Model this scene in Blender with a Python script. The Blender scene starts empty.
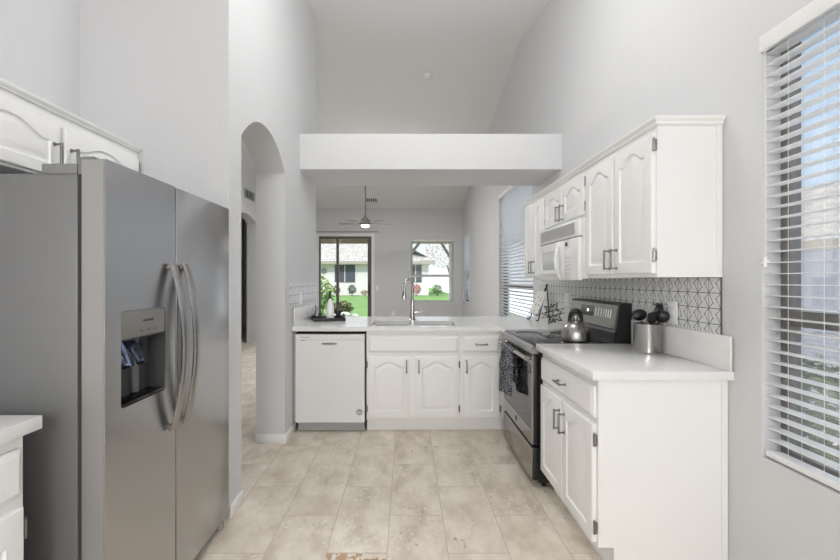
import bpy, bmesh, math, random
from math import pi, sin, cos, radians
from mathutils import Vector, Matrix
random.seed(7)
S = bpy.context.scene
C = S.collection

# ---------------------------------------------------------------- camera, sky, sun, lights, exposure
cam = bpy.data.cameras.new('camera'); co = bpy.data.objects.new('camera', cam); C.objects.link(co)
co.location = (0, 0, 1.32); co.rotation_euler = (pi/2, 0, 0)
cam.sensor_width = 36.0; cam.lens = 410/840*36; cam.shift_x = 14/840; cam.clip_start = 0.02; cam.clip_end = 400
S.camera = co
S.view_settings.view_transform = 'Standard'; S.view_settings.look = 'None'
S.view_settings.exposure = 0.55
S.cycles.diffuse_bounces = 8; S.view_settings.gamma = 1.0; S.view_settings.use_curve_mapping = False

w = bpy.data.worlds.new('sky'); S.world = w; w.use_nodes = True
wn = w.node_tree.nodes; wl = w.node_tree.links; wn.clear()
wo = wn.new('ShaderNodeOutputWorld'); wb = wn.new('ShaderNodeBackground')
tc = wn.new('ShaderNodeTexCoord'); sx = wn.new('ShaderNodeSeparateXYZ'); cr = wn.new('ShaderNodeValToRGB')
wl.new(tc.outputs['Generated'], sx.inputs[0]); wl.new(sx.outputs['Z'], cr.inputs[0])
cr.color_ramp.elements[0].position = 0.0; cr.color_ramp.elements[0].color = (0.82, 0.88, 0.95, 1)
cr.color_ramp.elements[1].position = 0.78; cr.color_ramp.elements[1].color = (0.93, 0.96, 1.0, 1)
e = cr.color_ramp.elements.new(0.2); e.color = (0.58, 0.76, 0.97, 1)
e = cr.color_ramp.elements.new(0.58); e.color = (0.42, 0.66, 0.96, 1)
wl.new(cr.outputs[0], wb.inputs[0]); 
sm = wn.new('ShaderNodeMapRange'); sm.interpolation_type = 'SMOOTHSTEP'; wl.new(sx.outputs['Z'], sm.inputs[0])
sm.inputs[1].default_value = .6; sm.inputs[2].default_value = .85; sm.inputs[3].default_value = .95; sm.inputs[4].default_value = 3.6
wl.new(sm.outputs[0], wb.inputs[1]); wl.new(wb.outputs[0], wo.inputs[0])

def light(name, kind, loc, energy, size=0.3, rot=(0, 0, 0), color=(1, 1, 1), size_y=None):
    l = bpy.data.lights.new(name, kind); l.energy = energy; l.color = color
    if kind == 'AREA':
        l.size = size
        if size_y: l.shape = 'RECTANGLE'; l.size_y = size_y
    elif kind == 'POINT': l.shadow_soft_size = size
    elif kind == 'SUN': l.angle = radians(size)
    o = bpy.data.objects.new(name, l); C.objects.link(o); o.location = loc; o.rotation_euler = rot
    return o
sun = light('sun', 'SUN', (0, 0, 20), 2.0, 0.6)
sun.rotation_euler = Vector((0.35, 0.62, -0.75)).to_track_quat('-Z', 'Y').to_euler()
# unseen fill lights added to brighten the rooms, plus the ceiling fan's own lamp
FILL_K, FILL_D, LAMP_L, FILL_H = 30, 94, 1.2, 4
light('kitchen_fill', 'POINT', (0.15, 2.3, 3.38), FILL_K, 0.35, color=(1, .995, .985))  # added above the frame to lift the middle of the kitchen
light('dining_fill', 'POINT', (-0.3, -2.3, 1.9), FILL_D, 0.35, color=(1, .995, .985))  # unseen fill behind the camera, added for overall brightness
light('family_fill', 'AREA', (-1.0, 6.6, 3.15), 42, 1.0, color=(1, .995, .985), size_y=.8)  # added downward fill for the living room, hidden by the beam
light('ridge_fill', 'AREA', (-0.5, 8.1, 3.28), 9, 2.4, (pi, 0, 0), (1, .995, .985), .5)  # added upward fill, hidden by the beam, to lift the far ceiling
light('living_lamp', 'POINT', (-0.853, 8.6, 2.33), LAMP_L, 0.08, color=(1, .98, .95))
light('hall_fill', 'POINT', (-2.6, 5.6, 2.9), FILL_H, 0.2, color=(1, .98, .95))  # unseen fill added in the hall

# ---------------------------------------------------------------- materials
MATS = {}
def mat(name, col, rough=0.5, metal=0.0, bump=0.0, bscale=60, spec=0.5, var=0.0, vscale=8, coat=0.0, aniso=0.0, stretch=None):
    if name in MATS: return MATS[name]
    m = bpy.data.materials.new(name); m.use_nodes = True; n = m.node_tree.nodes; l = m.node_tree.links
    b = n['Principled BSDF']
    b.inputs['Base Color'].default_value = (*col, 1); b.inputs['Roughness'].default_value = rough
    b.inputs['Metallic'].default_value = metal; b.inputs['Specular IOR Level'].default_value = spec
    b.inputs['Coat Weight'].default_value = coat
    b.inputs['Anisotropic'].default_value = aniso
    if var or bump:
        t = n.new('ShaderNodeTexCoord'); mp = n.new('ShaderNodeMapping'); l.new(t.outputs['Object'], mp.inputs[0])
        if stretch: mp.inputs['Scale'].default_value = stretch
    if var:
        z = n.new('ShaderNodeTexNoise'); z.inputs['Scale'].default_value = vscale; z.inputs['Detail'].default_value = 5; l.new(mp.outputs[0], z.inputs[0])
        r = n.new('ShaderNodeValToRGB'); l.new(z.outputs[0], r.inputs[0])
        r.color_ramp.elements[0].position = .3; r.color_ramp.elements[1].position = .7
        r.color_ramp.elements[0].color = (*[max(0, c*(1-var)) for c in col], 1); r.color_ramp.elements[1].color = (*[min(1, c*(1+var)) for c in col], 1)
        l.new(r.outputs[0], b.inputs['Base Color'])
    if bump:
        z2 = n.new('ShaderNodeTexNoise'); z2.inputs['Scale'].default_value = bscale; z2.inputs['Detail'].default_value = 3; l.new(mp.outputs[0], z2.inputs[0])
        bp = n.new('ShaderNodeBump'); bp.inputs['Strength'].default_value = bump; bp.inputs['Distance'].default_value = 0.004
        l.new(z2.outputs[0], bp.inputs['Height']); l.new(bp.outputs[0], b.inputs['Normal'])
    MATS[name] = m; return m

WALL = mat('wall_paint', (.635, .64, .65), .75, bump=.22, bscale=55, spec=.25)
CEIL = mat('ceiling_paint', (.74, .74, .745), .8, bump=.2, bscale=60, spec=.2)
TRIM = mat('trim_white', (.80, .80, .79), .4)
CAB = mat('cabinet_white', (.85, .85, .84), .38, bump=.03, bscale=30)
QUARTZ = mat('quartz_white', (.80, .80, .79), .13, var=.03, vscale=14)
QUARTZ2 = mat('quartz_splash', (.76, .755, .745), .25, var=.05, vscale=9)
WHITE_APP = mat('appliance_white', (.79, .79, .785), .28)
WHITE_DIM = mat('appliance_vent_grey', (.30, .30, .30), .5)
STEEL = mat('stainless_brushed', (.40, .385, .375), .25, 1.0, bump=.03, bscale=5, aniso=.4)
STEEL_F = mat('stainless_fridge', (.50, .50, .505), .27, 1.0, bump=.2, bscale=3.2, stretch=(1, 1, .45))
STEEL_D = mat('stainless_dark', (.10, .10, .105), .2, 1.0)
CHROME = mat('faucet_nickel', (.50, .49, .48), .2, 1.0)
FSIDE = mat('fridge_side_grey', (.185, .185, .187), .42, .35, bump=.08, bscale=220)
PULL = mat('pewter_pull', (.27, .265, .255), .35, .9)
BLACK = mat('black_plastic', (.012, .012, .013), .35)
BLACK_M = mat('black_matte', (.018, .018, .02), .6)
BLACK_G = mat('black_glass', (.01, .01, .012), .05)
DGLASS = mat('oven_glass', (.10, .10, .103), .07, .9)
GAP = mat('shadow_gap_black', (.01, .01, .01), .9)
GREYP = mat('grey_plastic', (.40, .40, .40), .45)
HINGE = mat('hinge_grey', (.18, .18, .18), .45)
TOE = mat('toe_panel_grey', (.42, .42, .42), .5)
PANEL = mat('dispenser_panel', (.30, .295, .28), .35, .6)
RECESS = mat('dispenser_recess', (.06, .062, .065), .35)
BRONZE = mat('bronze_frame', (.115, .105, .092), .5)
BRONZE_L = mat('window_frame_taupe', (.20, .19, .175), .5)
INK = mat('dark_marking', (.05, .05, .05), .6)
INKG = mat('grey_marking', (.35, .35, .35), .6)
BLADE = mat('fan_blade_grey', (.30, .29, .28), .45)
NICKEL = mat('fan_nickel', (.15, .148, .14), .7, 0.0, spec=.15)
VENTD = mat('vent_dark', (.10, .10, .10), .6)
CERAM = mat('white_ceramic', (.86, .86, .86), .3)
STUCCO = mat('stucco_white', (.74, .66, .62), .9, bump=.3, bscale=20)
ROOF = mat('roof_tile', (.27, .25, .225), .85, var=.18, vscale=2.5)
FASCIA = mat('fascia_tan', (.36, .31, .25), .8)
SCREEN = mat('sun_screen', (.075, .08, .095), .7)
GRASS = mat('lawn_grass', (.085, .165, .032), .9, bump=.5, bscale=14, var=.25, vscale=1.2)
PATIO = mat('patio_concrete', (.66, .65, .63), .85, var=.06)
LEAF = mat('leaf_bright', (.20, .34, .05), .6, var=.35, vscale=6)
LEAFD = mat('leaf_dark', (.075, .13, .05), .6, var=.35, vscale=6)
LEAFR = mat('leaf_red', (.42, .12, .12), .6, var=.4, vscale=6)
BARK = mat('bark', (.12, .09, .06), .9)
BLOCK = mat('block_wall', (.40, .41, .46), .9, var=.06, vscale=3)
WOOD = mat('beam_tan', (.42, .34, .25), .8)
CARD = mat('card_paper', (.78, .77, .74), .7)

def blind_mat():
    m = bpy.data.materials.new('blind_slat'); m.use_nodes = True; n = m.node_tree.nodes; l = m.node_tree.links
    b = n['Principled BSDF']; b.inputs['Base Color'].default_value = (.84, .84, .84, 1); b.inputs['Roughness'].default_value = .45
    t = n.new('ShaderNodeBsdfTranslucent'); t.inputs[0].default_value = (.95, .95, .95, 1)
    mx = n.new('ShaderNodeMixShader'); mx.inputs[0].default_value = .55
    l.new(b.outputs[0], mx.inputs[1]); l.new(t.outputs[0], mx.inputs[2]); l.new(mx.outputs[0], n['Material Output'].inputs[0])
    return m
SLAT = blind_mat()
def glass_mat(name, tint=(1, 1, 1), refl=.5):
    m = bpy.data.materials.new(name); m.use_nodes = True; n = m.node_tree.nodes; l = m.node_tree.links
    n.remove(n['Principled BSDF'])
    t = n.new('ShaderNodeBsdfTransparent'); t.inputs[0].default_value = (*tint, 1)
    g = n.new('ShaderNodeBsdfGlossy'); g.inputs['Roughness'].default_value = .02
    f = n.new('ShaderNodeFresnel'); f.inputs[0].default_value = 1.45
    k = n.new('ShaderNodeMath'); k.operation = 'MULTIPLY'; k.inputs[1].default_value = refl; l.new(f.outputs[0], k.inputs[0])
    mx = n.new('ShaderNodeMixShader'); l.new(k.outputs[0], mx.inputs[0]); l.new(t.outputs[0], mx.inputs[1]); l.new(g.outputs[0], mx.inputs[2])
    l.new(mx.outputs[0], n['Material Output'].inputs[0]); return m
GLASS = glass_mat('window_glass')
CLEAR = glass_mat('clear_glass', (.93, .95, .95), 1.0)
BLUEP = glass_mat('clear_blue_plastic', (.55, .62, .78), 1.0)
def emis(name, col, k):
    m = bpy.data.materials.new(name); m.use_nodes = True; b = m.node_tree.nodes['Principled BSDF']
    b.inputs['Base Color'].default_value = (*col, 1); b.inputs['Emission Color'].default_value = (*col, 1); b.inputs['Emission Strength'].default_value = k
    return m
LAMPM = emis('lamp_diffuser', (1, .97, .92), 4.0)
LEDM = emis('clock_display', (.75, .85, .9), 1.2)

class NT:
    """small helper for node chains"""
    def __init__(s, m): s.n = m.node_tree.nodes; s.l = m.node_tree.links
    def put(s, i, v):
        if hasattr(v, 'is_linked') or hasattr(v, 'links'): s.l.new(v, i)
        else: i.default_value = v
    def m(s, op, a, b=None, c=None):
        x = s.n.new('ShaderNodeMath'); x.operation = op; s.put(x.inputs[0], a)
        if b is not None: s.put(x.inputs[1], b)
        if c is not None: s.put(x.inputs[2], c)
        return x.outputs[0]
    def mix(s, f, a, b):
        x = s.n.new('ShaderNodeMix'); x.data_type = 'RGBA'
        s.put(x.inputs[0], f); s.put(x.inputs[6], a); s.put(x.inputs[7], b); return x.outputs[2]

def floor_mat():
    m = bpy.data.materials.new('travertine_tile'); m.use_nodes = True; t = NT(m); n, l = t.n, t.l; b = n['Principled BSDF']
    g = n.new('ShaderNodeNewGeometry'); s = n.new('ShaderNodeSeparateXYZ'); l.new(g.outputs['Position'], s.inputs[0])
    u = t.m('ADD', s.outputs['Y'], -2.62+.64*20); v = t.m('ADD', s.outputs['X'], .091+.294*20)
    c = n.new('ShaderNodeCombineXYZ'); l.new(u, c.inputs[0]); l.new(v, c.inputs[1])
    br = n.new('ShaderNodeTexBrick'); l.new(c.outputs[0], br.inputs[0])
    br.offset = .5; br.inputs['Scale'].default_value = 1; br.inputs['Brick Width'].default_value = .64; br.inputs['Row Height'].default_value = .294
    br.inputs['Mortar Size'].default_value = .0024; br.inputs['Mortar Smooth'].default_value = .3
    br.inputs['Color1'].default_value = (0, 0, 0, 1); br.inputs['Color2'].default_value = (1, 1, 1, 1); br.inputs['Mortar'].default_value = (.5, .5, .5, 1)
    z = n.new('ShaderNodeTexNoise'); z.inputs['Scale'].default_value = 4.5; z.inputs['Detail'].default_value = 8; z.inputs['Roughness'].default_value = .62
    # each tile shifts the stone pattern so the veins break at the joints
    off = n.new('ShaderNodeVectorMath'); off.operation = 'MULTIPLY_ADD'; l.new(br.outputs['Color'], off.inputs[0]); off.inputs[1].default_value = (7, 7, 7); l.new(g.outputs['Position'], off.inputs[2])
    mp = n.new('ShaderNodeMapping'); mp.inputs['Scale'].default_value = (1.6, .9, 1); l.new(off.outputs[0], mp.inputs[0]); l.new(mp.outputs[0], z.inputs[0])
    r = n.new('ShaderNodeValToRGB'); l.new(z.outputs[0], r.inputs[0])
    r.color_ramp.elements[0].position = .32; r.color_ramp.elements[0].color = (.52, .45, .365, 1)
    r.color_ramp.elements[1].position = .66; r.color_ramp.elements[1].color = (.81, .75, .655, 1)
    e = r.color_ramp.elements.new(.48); e.color = (.68, .605, .505, 1)
    tone = t.mix(.13, r.outputs[0], t.mix(br.outputs['Color'], (.50, .43, .35, 1), (.82, .76, .69, 1)))
    # pits and pale fill
    z2 = n.new('ShaderNodeTexNoise'); z2.inputs['Scale'].default_value = 34; z2.inputs['Detail'].default_value = 4; l.new(mp.outputs[0], z2.inputs[0])
    z3 = n.new('ShaderNodeTexNoise'); z3.inputs['Scale'].default_value = 3.1; l.new(off.outputs[0], z3.inputs[0])
    clus = t.m('MULTIPLY', t.m('GREATER_THAN', z2.outputs[0], .625), t.m('GREATER_THAN', z3.outputs[0], .49))
    tone = t.mix(t.m('MULTIPLY', clus, .75), tone, (.78, .75, .69, 1))
    pit = t.m('MULTIPLY', t.m('LESS_THAN', z2.outputs[0], .335), t.m('GREATER_THAN', z3.outputs[0], .54))
    tone = t.mix(t.m('MULTIPLY', pit, .6), tone, (.27, .21, .15, 1))
    # a rust-brown end on one tile
    du = t.m('MULTIPLY', t.m('LESS_THAN', s.outputs['Y'], 1.985), t.m('GREATER_THAN', s.outputs['Y'], 1.4))
    dv = t.m('MULTIPLY', t.m('LESS_THAN', s.outputs['X'], -.093), t.m('GREATER_THAN', s.outputs['X'], -.384))
    z4 = n.new('ShaderNodeTexNoise'); z4.inputs['Scale'].default_value = 14; z4.inputs['Detail'].default_value = 4; l.new(mp.outputs[0], z4.inputs[0])
    rust = t.m('MULTIPLY', t.m('MULTIPLY', du, dv), t.m('GREATER_THAN', z4.outputs[0], .47))
    tone = t.mix(t.m('MULTIPLY', rust, .9), tone, (.42, .25, .12, 1))
    col = t.mix(br.outputs['Fac'], tone, (.49, .43, .36, 1))
    l.new(col, b.inputs['Base Color']); b.inputs['Roughness'].default_value = .42; b.inputs['Specular IOR Level'].default_value = .35
    bp = n.new('ShaderNodeBump'); bp.inputs['Strength'].default_value = .35; bp.inputs['Distance'].default_value = .002
    h = t.m('SUBTRACT', t.m('SUBTRACT', 1.0, br.outputs['Fac']), t.m('MULTIPLY', pit, .6)); l.new(h, bp.inputs['Height']); l.new(bp.outputs[0], b.inputs['Normal'])
    return m
FLOOR = floor_mat()

def splash_mat(name, y0):
    """square tiles cut by pinwheel diagonals, dark joints, a bright chip at each centre"""
    m = bpy.data.materials.new(name); m.use_nodes = True; t = NT(m); n, l = t.n, t.l; b = n['Principled BSDF']
    g = n.new('ShaderNodeNewGeometry'); s = n.new('ShaderNodeSeparateXYZ'); l.new(g.outputs['Position'], s.inputs[0])
    c = .0722
    u = t.m('FRACT', t.m('DIVIDE', t.m('SUBTRACT', y0+c*60, s.outputs['Y']), c)); v = t.m('FRACT', t.m('DIVIDE', t.m('ADD', s.outputs['Z'], -1.332+c*30), c))
    A = lambda x: t.m('ABSOLUTE', x)
    edge = t.m('MINIMUM', t.m('MINIMUM', u, t.m('SUBTRACT', 1.0, u)), t.m('MINIMUM', v, t.m('SUBTRACT', 1.0, v)))
    d1 = t.m('MULTIPLY', A(t.m('SUBTRACT', u, v)), .707)
    above = t.m('GREATER_THAN', v, u)
    lineb = t.m('SUBTRACT', t.m('ADD', u, v), 1.0)
    # two half diagonals, shifted either way so that they miss each other at the centre
    q1 = A(t.m('ADD', t.m('MULTIPLY', u, .872), t.m('MULTIPLY', t.m('SUBTRACT', v, 1.0), .49)))
    q2 = A(t.m('ADD', t.m('MULTIPLY', t.m('SUBTRACT', u, 1.0), .872), t.m('MULTIPLY', v, .49)))
    d2 = t.m('ADD', t.m('MULTIPLY', q1, above), t.m('MULTIPLY', q2, t.m('SUBTRACT', 1.0, above)))
    d = t.m('MINIMUM', t.m('MINIMUM', edge, d1), d2)
    line = t.m('LESS_THAN', d, .024)
    cu = t.m('SUBTRACT', u, .45); cv = t.m('SUBTRACT', v, .5)
    dot = t.m('LESS_THAN', t.m('ADD', t.m('MULTIPLY', cu, cu), t.m('MULTIPLY', cv, cv)), .007)
    z = n.new('ShaderNodeTexNoise'); z.inputs['Scale'].default_value = 30; l.new(g.outputs['Position'], z.inputs[0])
    base = t.mix(z.outputs[0], (.66, .665, .675, 1), (.78, .785, .795, 1))
    col = t.mix(line, base, (.11, .11, .115, 1)); col = t.mix(dot, col, (.85, .85, .85, 1))
    l.new(col, b.inputs['Base Color']); b.inputs['Roughness'].default_value = .28
    bp = n.new('ShaderNodeBump'); bp.inputs['Strength'].default_value = .4; bp.inputs['Distance'].default_value = .002
    l.new(t.m('SUBTRACT', 1.0, line), bp.inputs['Height']); l.new(bp.outputs[0], b.inputs['Normal'])
    return m
SPLASH = splash_mat('pinwheel_tile', 1.86)

def towel_mat():
    m = bpy.data.materials.new('towel_print'); m.use_nodes = True; t = NT(m); n, l = t.n, t.l; b = n['Principled BSDF']
    tc = n.new('ShaderNodeTexCoord')
    z = n.new('ShaderNodeTexNoise'); z.inputs['Scale'].default_value = 30; z.inputs['Detail'].default_value = 1.5; z.inputs['Distortion'].default_value = 1.5; l.new(tc.outputs['Object'], z.inputs[0])
    f = t.m('LESS_THAN', t.m('ABSOLUTE', t.m('SUBTRACT', z.outputs[0], .5)), .042)
    l.new(t.mix(f, (.035, .038, .055, 1), (.66, .67, .72, 1)), b.inputs['Base Color']); b.inputs['Roughness'].default_value = .95
    return m
TOWEL = towel_mat()
def print_mat():
    m = bpy.data.materials.new('card_print'); m.use_nodes = True; t = NT(m); n, l = t.n, t.l; b = n['Principled BSDF']
    tc = n.new('ShaderNodeTexCoord')
    z = n.new('ShaderNodeTexNoise'); z.inputs['Scale'].default_value = 28; z.inputs['Detail'].default_value = 3; l.new(tc.outputs['Object'], z.inputs[0])
    f = t.m('GREATER_THAN', z.outputs[0], .6)
    l.new(t.mix(f, (.80, .79, .76, 1), (.40, .33, .29, 1)), b.inputs['Base Color']); b.inputs['Roughness'].default_value = .6
    return m
PRINT = print_mat()

# ---------------------------------------------------------------- mesh helpers
def nb(): return bmesh.new()
def merge(bm, t, M=None):
    if M is not None: t.transform(M)
    me = bpy.data.meshes.new('tmp'); t.to_mesh(me); bm.from_mesh(me); bpy.data.meshes.remove(me); t.free()
def box(bm, x0, x1, y0, y1, z0, z1, bev=0, seg=2, M=None):
    t = nb(); bmesh.ops.create_cube(t, size=1)
    sx, sy, sz = abs(x1-x0), abs(y1-y0), abs(z1-z0)
    for v in t.verts: v.co = Vector(((x0+x1)/2+v.co.x*sx, (y0+y1)/2+v.co.y*sy, (z0+z1)/2+v.co.z*sz))
    if bev: bmesh.ops.bevel(t, geom=list(t.edges), offset=min(bev, .49*min(sx, sy, sz)), segments=seg, affect='EDGES', profile=.5)
    merge(bm, t, M); return bm
def bx(*a, **k): return box(nb(), *a, **k)
def tube(bm, pts, r, n=10, cap=True, flat=1.0, up=None, closed=False):
    """sweep a circle (or ellipse: flat = second radius over the first) along pts; r may be a list"""
    pts = [Vector(p) for p in pts]; N = len(pts); R = r if isinstance(r, (list, tuple)) else [r]*N
    rings = []; prev = None
    for i, p in enumerate(pts):
        a = pts[(i-1) % N] if closed or i else p; b = pts[(i+1) % N] if closed or i < N-1 else p
        d = (b-a).normalized()
        ref = Vector(up) if up is not None else (prev if prev is not None else (Vector((0, 0, 1)) if abs(d.z) < .9 else Vector((1, 0, 0))))
        x = ref - d*ref.dot(d)
        if x.length < 1e-6: x = d.orthogonal()
        x.normalize(); prev = x; y = d.cross(x)
        rings.append([bm.verts.new(p + x*(R[i]*cos(2*pi*k/n)) + y*(R[i]*flat*sin(2*pi*k/n))) for k in range(n)])
    for i in range(N if closed else N-1):
        A, B = rings[i], rings[(i+1) % N]
        for k in range(n): bm.faces.new((A[k], A[(k+1) % n], B[(k+1) % n], B[k]))
    if cap and not closed: bm.faces.new(list(reversed(rings[0]))); bm.faces.new(rings[-1])
    return bm
def lathe(bm, prof, c=(0, 0, 0), n=32, M=None):
    t = nb(); rings = []
    for r, z in prof:
        rings.append([t.verts.new((c[0]+r*cos(2*pi*k/n), c[1]+r*sin(2*pi*k/n), c[2]+z)) for k in range(n)] if r > 1e-5 else [t.verts.new((c[0], c[1], c[2]+z))])
    for A, B in zip(rings, rings[1:]):
        for k in range(n):
            k2 = (k+1) % n
            if len(A) == 1 and len(B) == 1: continue
            if len(A) == 1: t.faces.new((A[0], B[k2], B[k]))
            elif len(B) == 1: t.faces.new((A[k], A[k2], B[0]))
            else: t.faces.new((A[k], A[k2], B[k2], B[k]))
    bmesh.ops.recalc_face_normals(t, faces=t.faces); merge(bm, t, M); return bm
MAP = {'XY': lambda u, v, w: (u, v, w), 'XZ': lambda u, v, w: (u, w, v), 'YZ': lambda u, v, w: (w, u, v)}
def slab(bm, outer, holes, w0, w1, plane='XY', bev=0):
    """a plate: outline with holes, from w0 to w1"""
    t = nb(); f = MAP[plane]; loops = [outer]+list(holes); eds = []; V0 = []
    for lp in loops:
        vs = [t.verts.new(f(u, v, w0)) for u, v in lp]; V0.append(vs)
        for i in range(len(vs)): eds.append(t.edges.new((vs[i], vs[(i+1) % len(vs)])))
    if holes: bmesh.ops.triangle_fill(t, edges=eds, use_beauty=True, use_dissolve=False)
    else: t.faces.new(V0[0])
    base = list(t.faces); mp = {}
    for lp, vs in zip(loops, V0):
        for (u, v), a in zip(lp, vs): mp[a] = t.verts.new(f(u, v, w1))
    for fc in base: t.faces.new([mp[v] for v in reversed(fc.verts)])
    for vs in V0:
        for i in range(len(vs)):
            a, b = vs[i], vs[(i+1) % len(vs)]; t.faces.new((a, b, mp[b], mp[a]))
    bmesh.ops.recalc_face_normals(t, faces=t.faces)
    merge(bm, t); return bm
def rect(u0, u1, v0, v1): return [(u0, v0), (u1, v0), (u1, v1), (u0, v1)]
def rrect(u0, u1, v0, v1, r, n=5):
    out = []
    for cu, cv, a in ((u1-r, v0+r, -pi/2), (u1-r, v1-r, 0), (u0+r, v1-r, pi/2), (u0+r, v0+r, pi)):
        for i in range(n+1): out.append((cu+r*cos(a+i*pi/2/n), cv+r*sin(a+i*pi/2/n)))
    return out
def loops(bm, rings, closed_start=False, closed_end=True):
    R = [[bm.verts.new(p) for p in r] for r in rings]
    for A, B in zip(R, R[1:]):
        n = len(A)
        for k in range(n): bm.faces.new((A[k], A[(k+1) % n], B[(k+1) % n], B[k]))
    if closed_end: bm.faces.new(R[-1])
    if closed_start: bm.faces.new(list(reversed(R[0])))
    return bm

# ---------------------------------------------------------------- object helpers
def Wm(o):
    M = Matrix.Identity(4)
    while o is not None: M = o.matrix_basis @ M; o = o.parent
    return M
def link(name, bm, m, parent=None, local=False, smooth=35, **props):
    """one mesh object; bm is in world coordinates unless local"""
    if parent is not None and not local: bm.transform(Wm(parent).inverted())
    bmesh.ops.recalc_face_normals(bm, faces=bm.faces)
    me = bpy.data.meshes.new(name); bm.to_mesh(me); bm.free()
    for x in (m if isinstance(m, (list, tuple)) else [m]): me.materials.append(x)
    if smooth:
        me.polygons.foreach_set('use_smooth', [True]*len(me.polygons)); me.set_sharp_from_angle(angle=radians(smooth))
    o = bpy.data.objects.new(name, me); C.objects.link(o); o.parent = parent
    for k, v in props.items(): o[k] = v
    return o
def thing(name, label, cat, loc=(0, 0, 0), rz=0, group=None):
    o = bpy.data.objects.new(name, None); C.objects.link(o); o.location = loc; o.rotation_euler = (0, 0, rz); o.empty_display_size = .1
    o['label'] = label; o['category'] = cat
    if group: o['group'] = group
    return o
def tag(o, label, cat, group=None, kind=None):
    o['label'] = label; o['category'] = cat
    if group: o['group'] = group
    if kind: o['kind'] = kind
    return o
def struct(name, bm, m, parent=None, label=None, cat=None, **k):
    o = link(name, bm, m, parent, **k)
    if parent is None:
        o['kind'] = 'structure'
        if label: o['label'] = label
        if cat: o['category'] = cat
    return o
def sroot(name, loc, rz, label, cat):
    o = thing(name, label, cat, loc, rz); o['kind'] = 'structure'; return o
def copy_tree(o, parent=None):
    c = o.copy(); C.objects.link(c); c.parent = parent
    for ch in list(o.children): copy_tree(ch, c)
    return c

# ---------------------------------------------------------------- room shell
XL, XR = -.978, 1.435           # kitchen side of the arch wall, right wall
YE, YB, YF = 4.455, 10.5, -3.2  # end of the arch wall, far wall, wall behind the viewer
RY, RZ, SL = 5.19, 4.34, .223   # ridge of the vault
T = .16
zc = lambda y: RZ - SL*abs(y-RY)

struct('floor', bx(-5.2, XR+T, YF-T, YB+T, -.12, 0), FLOOR, label='beige travertine tile floor laid in running rows', cat='floor')
bm = nb()
slab(bm, [(YF-T, zc(YF-T)), (RY, RZ), (YB+T, zc(YB+T)), (YB+T, zc(YB+T)+.2), (RY, RZ+.2), (YF-T, zc(YF-T)+.2)], [], -5.2, XR+T, 'YZ')
struct('ceiling', bm, CEIL, label='pale vaulted ceiling with two slopes meeting at a ridge', cat='ceiling')
WIN1 = (.25, 1.653, .606, 2.30); WIN2 = (4.63, 6.33, .30, 2.62); WIN3 = (9.25, 10.3, .77, 2.40)
bm = nb()
gab = [(YF-T, 0), (YB, 0), (YB, zc(YB)+.05), (RY, RZ+.05), (YF-T, zc(YF-T)+.05)]
slab(bm, gab, [rect(*q) for q in (WIN1, WIN2, WIN3)], XR, XR+T, 'YZ')
struct('wall_right', bm, WALL, label='light grey wall behind the range and upper cabinets', cat='wall', smooth=0)
SLD = (-2.235, -.885, 0, 2.44); WINB = (.13, 1.215, .755, 2.36)
bm = nb(); slab(bm, [(-5.2, -.02), (XR+T, -.02), (XR+T, zc(YB)+.1), (-5.2, zc(YB)+.1)], [rect(SLD[0], SLD[1], .001, SLD[3]), rect(*WINB)], YB, YB+T, 'XZ')
struct('wall_back', bm, WALL, label='grey far wall of the living room with glass door and window', cat='wall', smooth=0)
struct('wall_front', bx(-5.2, XR+T, YF-T, YF, 0, zc(YF)+.1), WALL, label='grey wall of the dining corner', cat='wall', smooth=0)
struct('wall_outer', bx(-5.2-T, -5.2, YF-T, YB+T, 0, RZ+.1), WALL, label='outer wall of the hall', cat='wall', smooth=0)
# fridge alcove: back wall and the stub wall facing the viewer
XA, YA = -1.80, 2.262
struct('wall_alcove', bx(XA-T, XA, YF, YA+.16, 0, RZ-.2), WALL, label='pale wall behind the refrigerator and its cabinet', cat='wall', smooth=0)
struct('wall_stub', bx(-5.2, XL-.2355, YA, YA+.17, 0, RZ-.1), WALL, label='pale wall stub beyond the refrigerator', cat='wall', smooth=0)
# arch wall
def arch_pts(u0, u1, z0, rise, n=28):
    c, a = (u0+u1)/2, (u1-u0)/2
    return [(c + a*(2*i/n-1), z0 + rise*(1-abs(2*i/n-1)**2.25)) for i in range(n+1)]
AY0, AY1, ASZ, ARISE = 2.435, 3.315, 2.180, .208
ol = [(YA, 0), (AY0, 0)] + arch_pts(AY0, AY1, ASZ, ARISE) + [(AY1, 0), (YE, 0), (YE, zc(YE)+.05), (YA, zc(YA)+.05)]
bm = nb()
# split into simple strips so every face stays planar and convex
def strip(u0, u1, zlo0, zlo1):
    slab(bm, [(u0, zlo0), (u1, zlo1), (u1, zc(u1)+.05), (u0, zc(u0)+.05)], [], XL-.235, XL, 'YZ')
strip(YA, AY0, 0, 0); strip(AY1, YE, 0, 0)
ap = arch_pts(AY0, AY1, ASZ, ARISE)
for (a, za), (b, zb) in zip(ap, ap[1:]): strip(a, b, za, zb)
bmesh.ops.remove_doubles(bm, verts=bm.verts, dist=1e-5)
# drop the hidden inner faces between strips
seen = {}
for f in list(bm.faces):
    k = tuple(sorted(v.index for v in f.verts))
    seen.setdefault(k, []).append(f)
dead = [f for v in seen.values() if len(v) > 1 for f in v]
bmesh.ops.delete(bm, geom=dead, context='FACES_ONLY')
struct('wall_left', bm, WALL, label='pale wall with the arched opening to the hall', cat='wall', smooth=0)
# beam between kitchen and living room
struct('beam', bx(XL, XR, 3.782, 4.44, 2.342, 2.668), WALL, label='wide dropped beam crossing above the sink peninsula', cat='beam', smooth=0)
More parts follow.
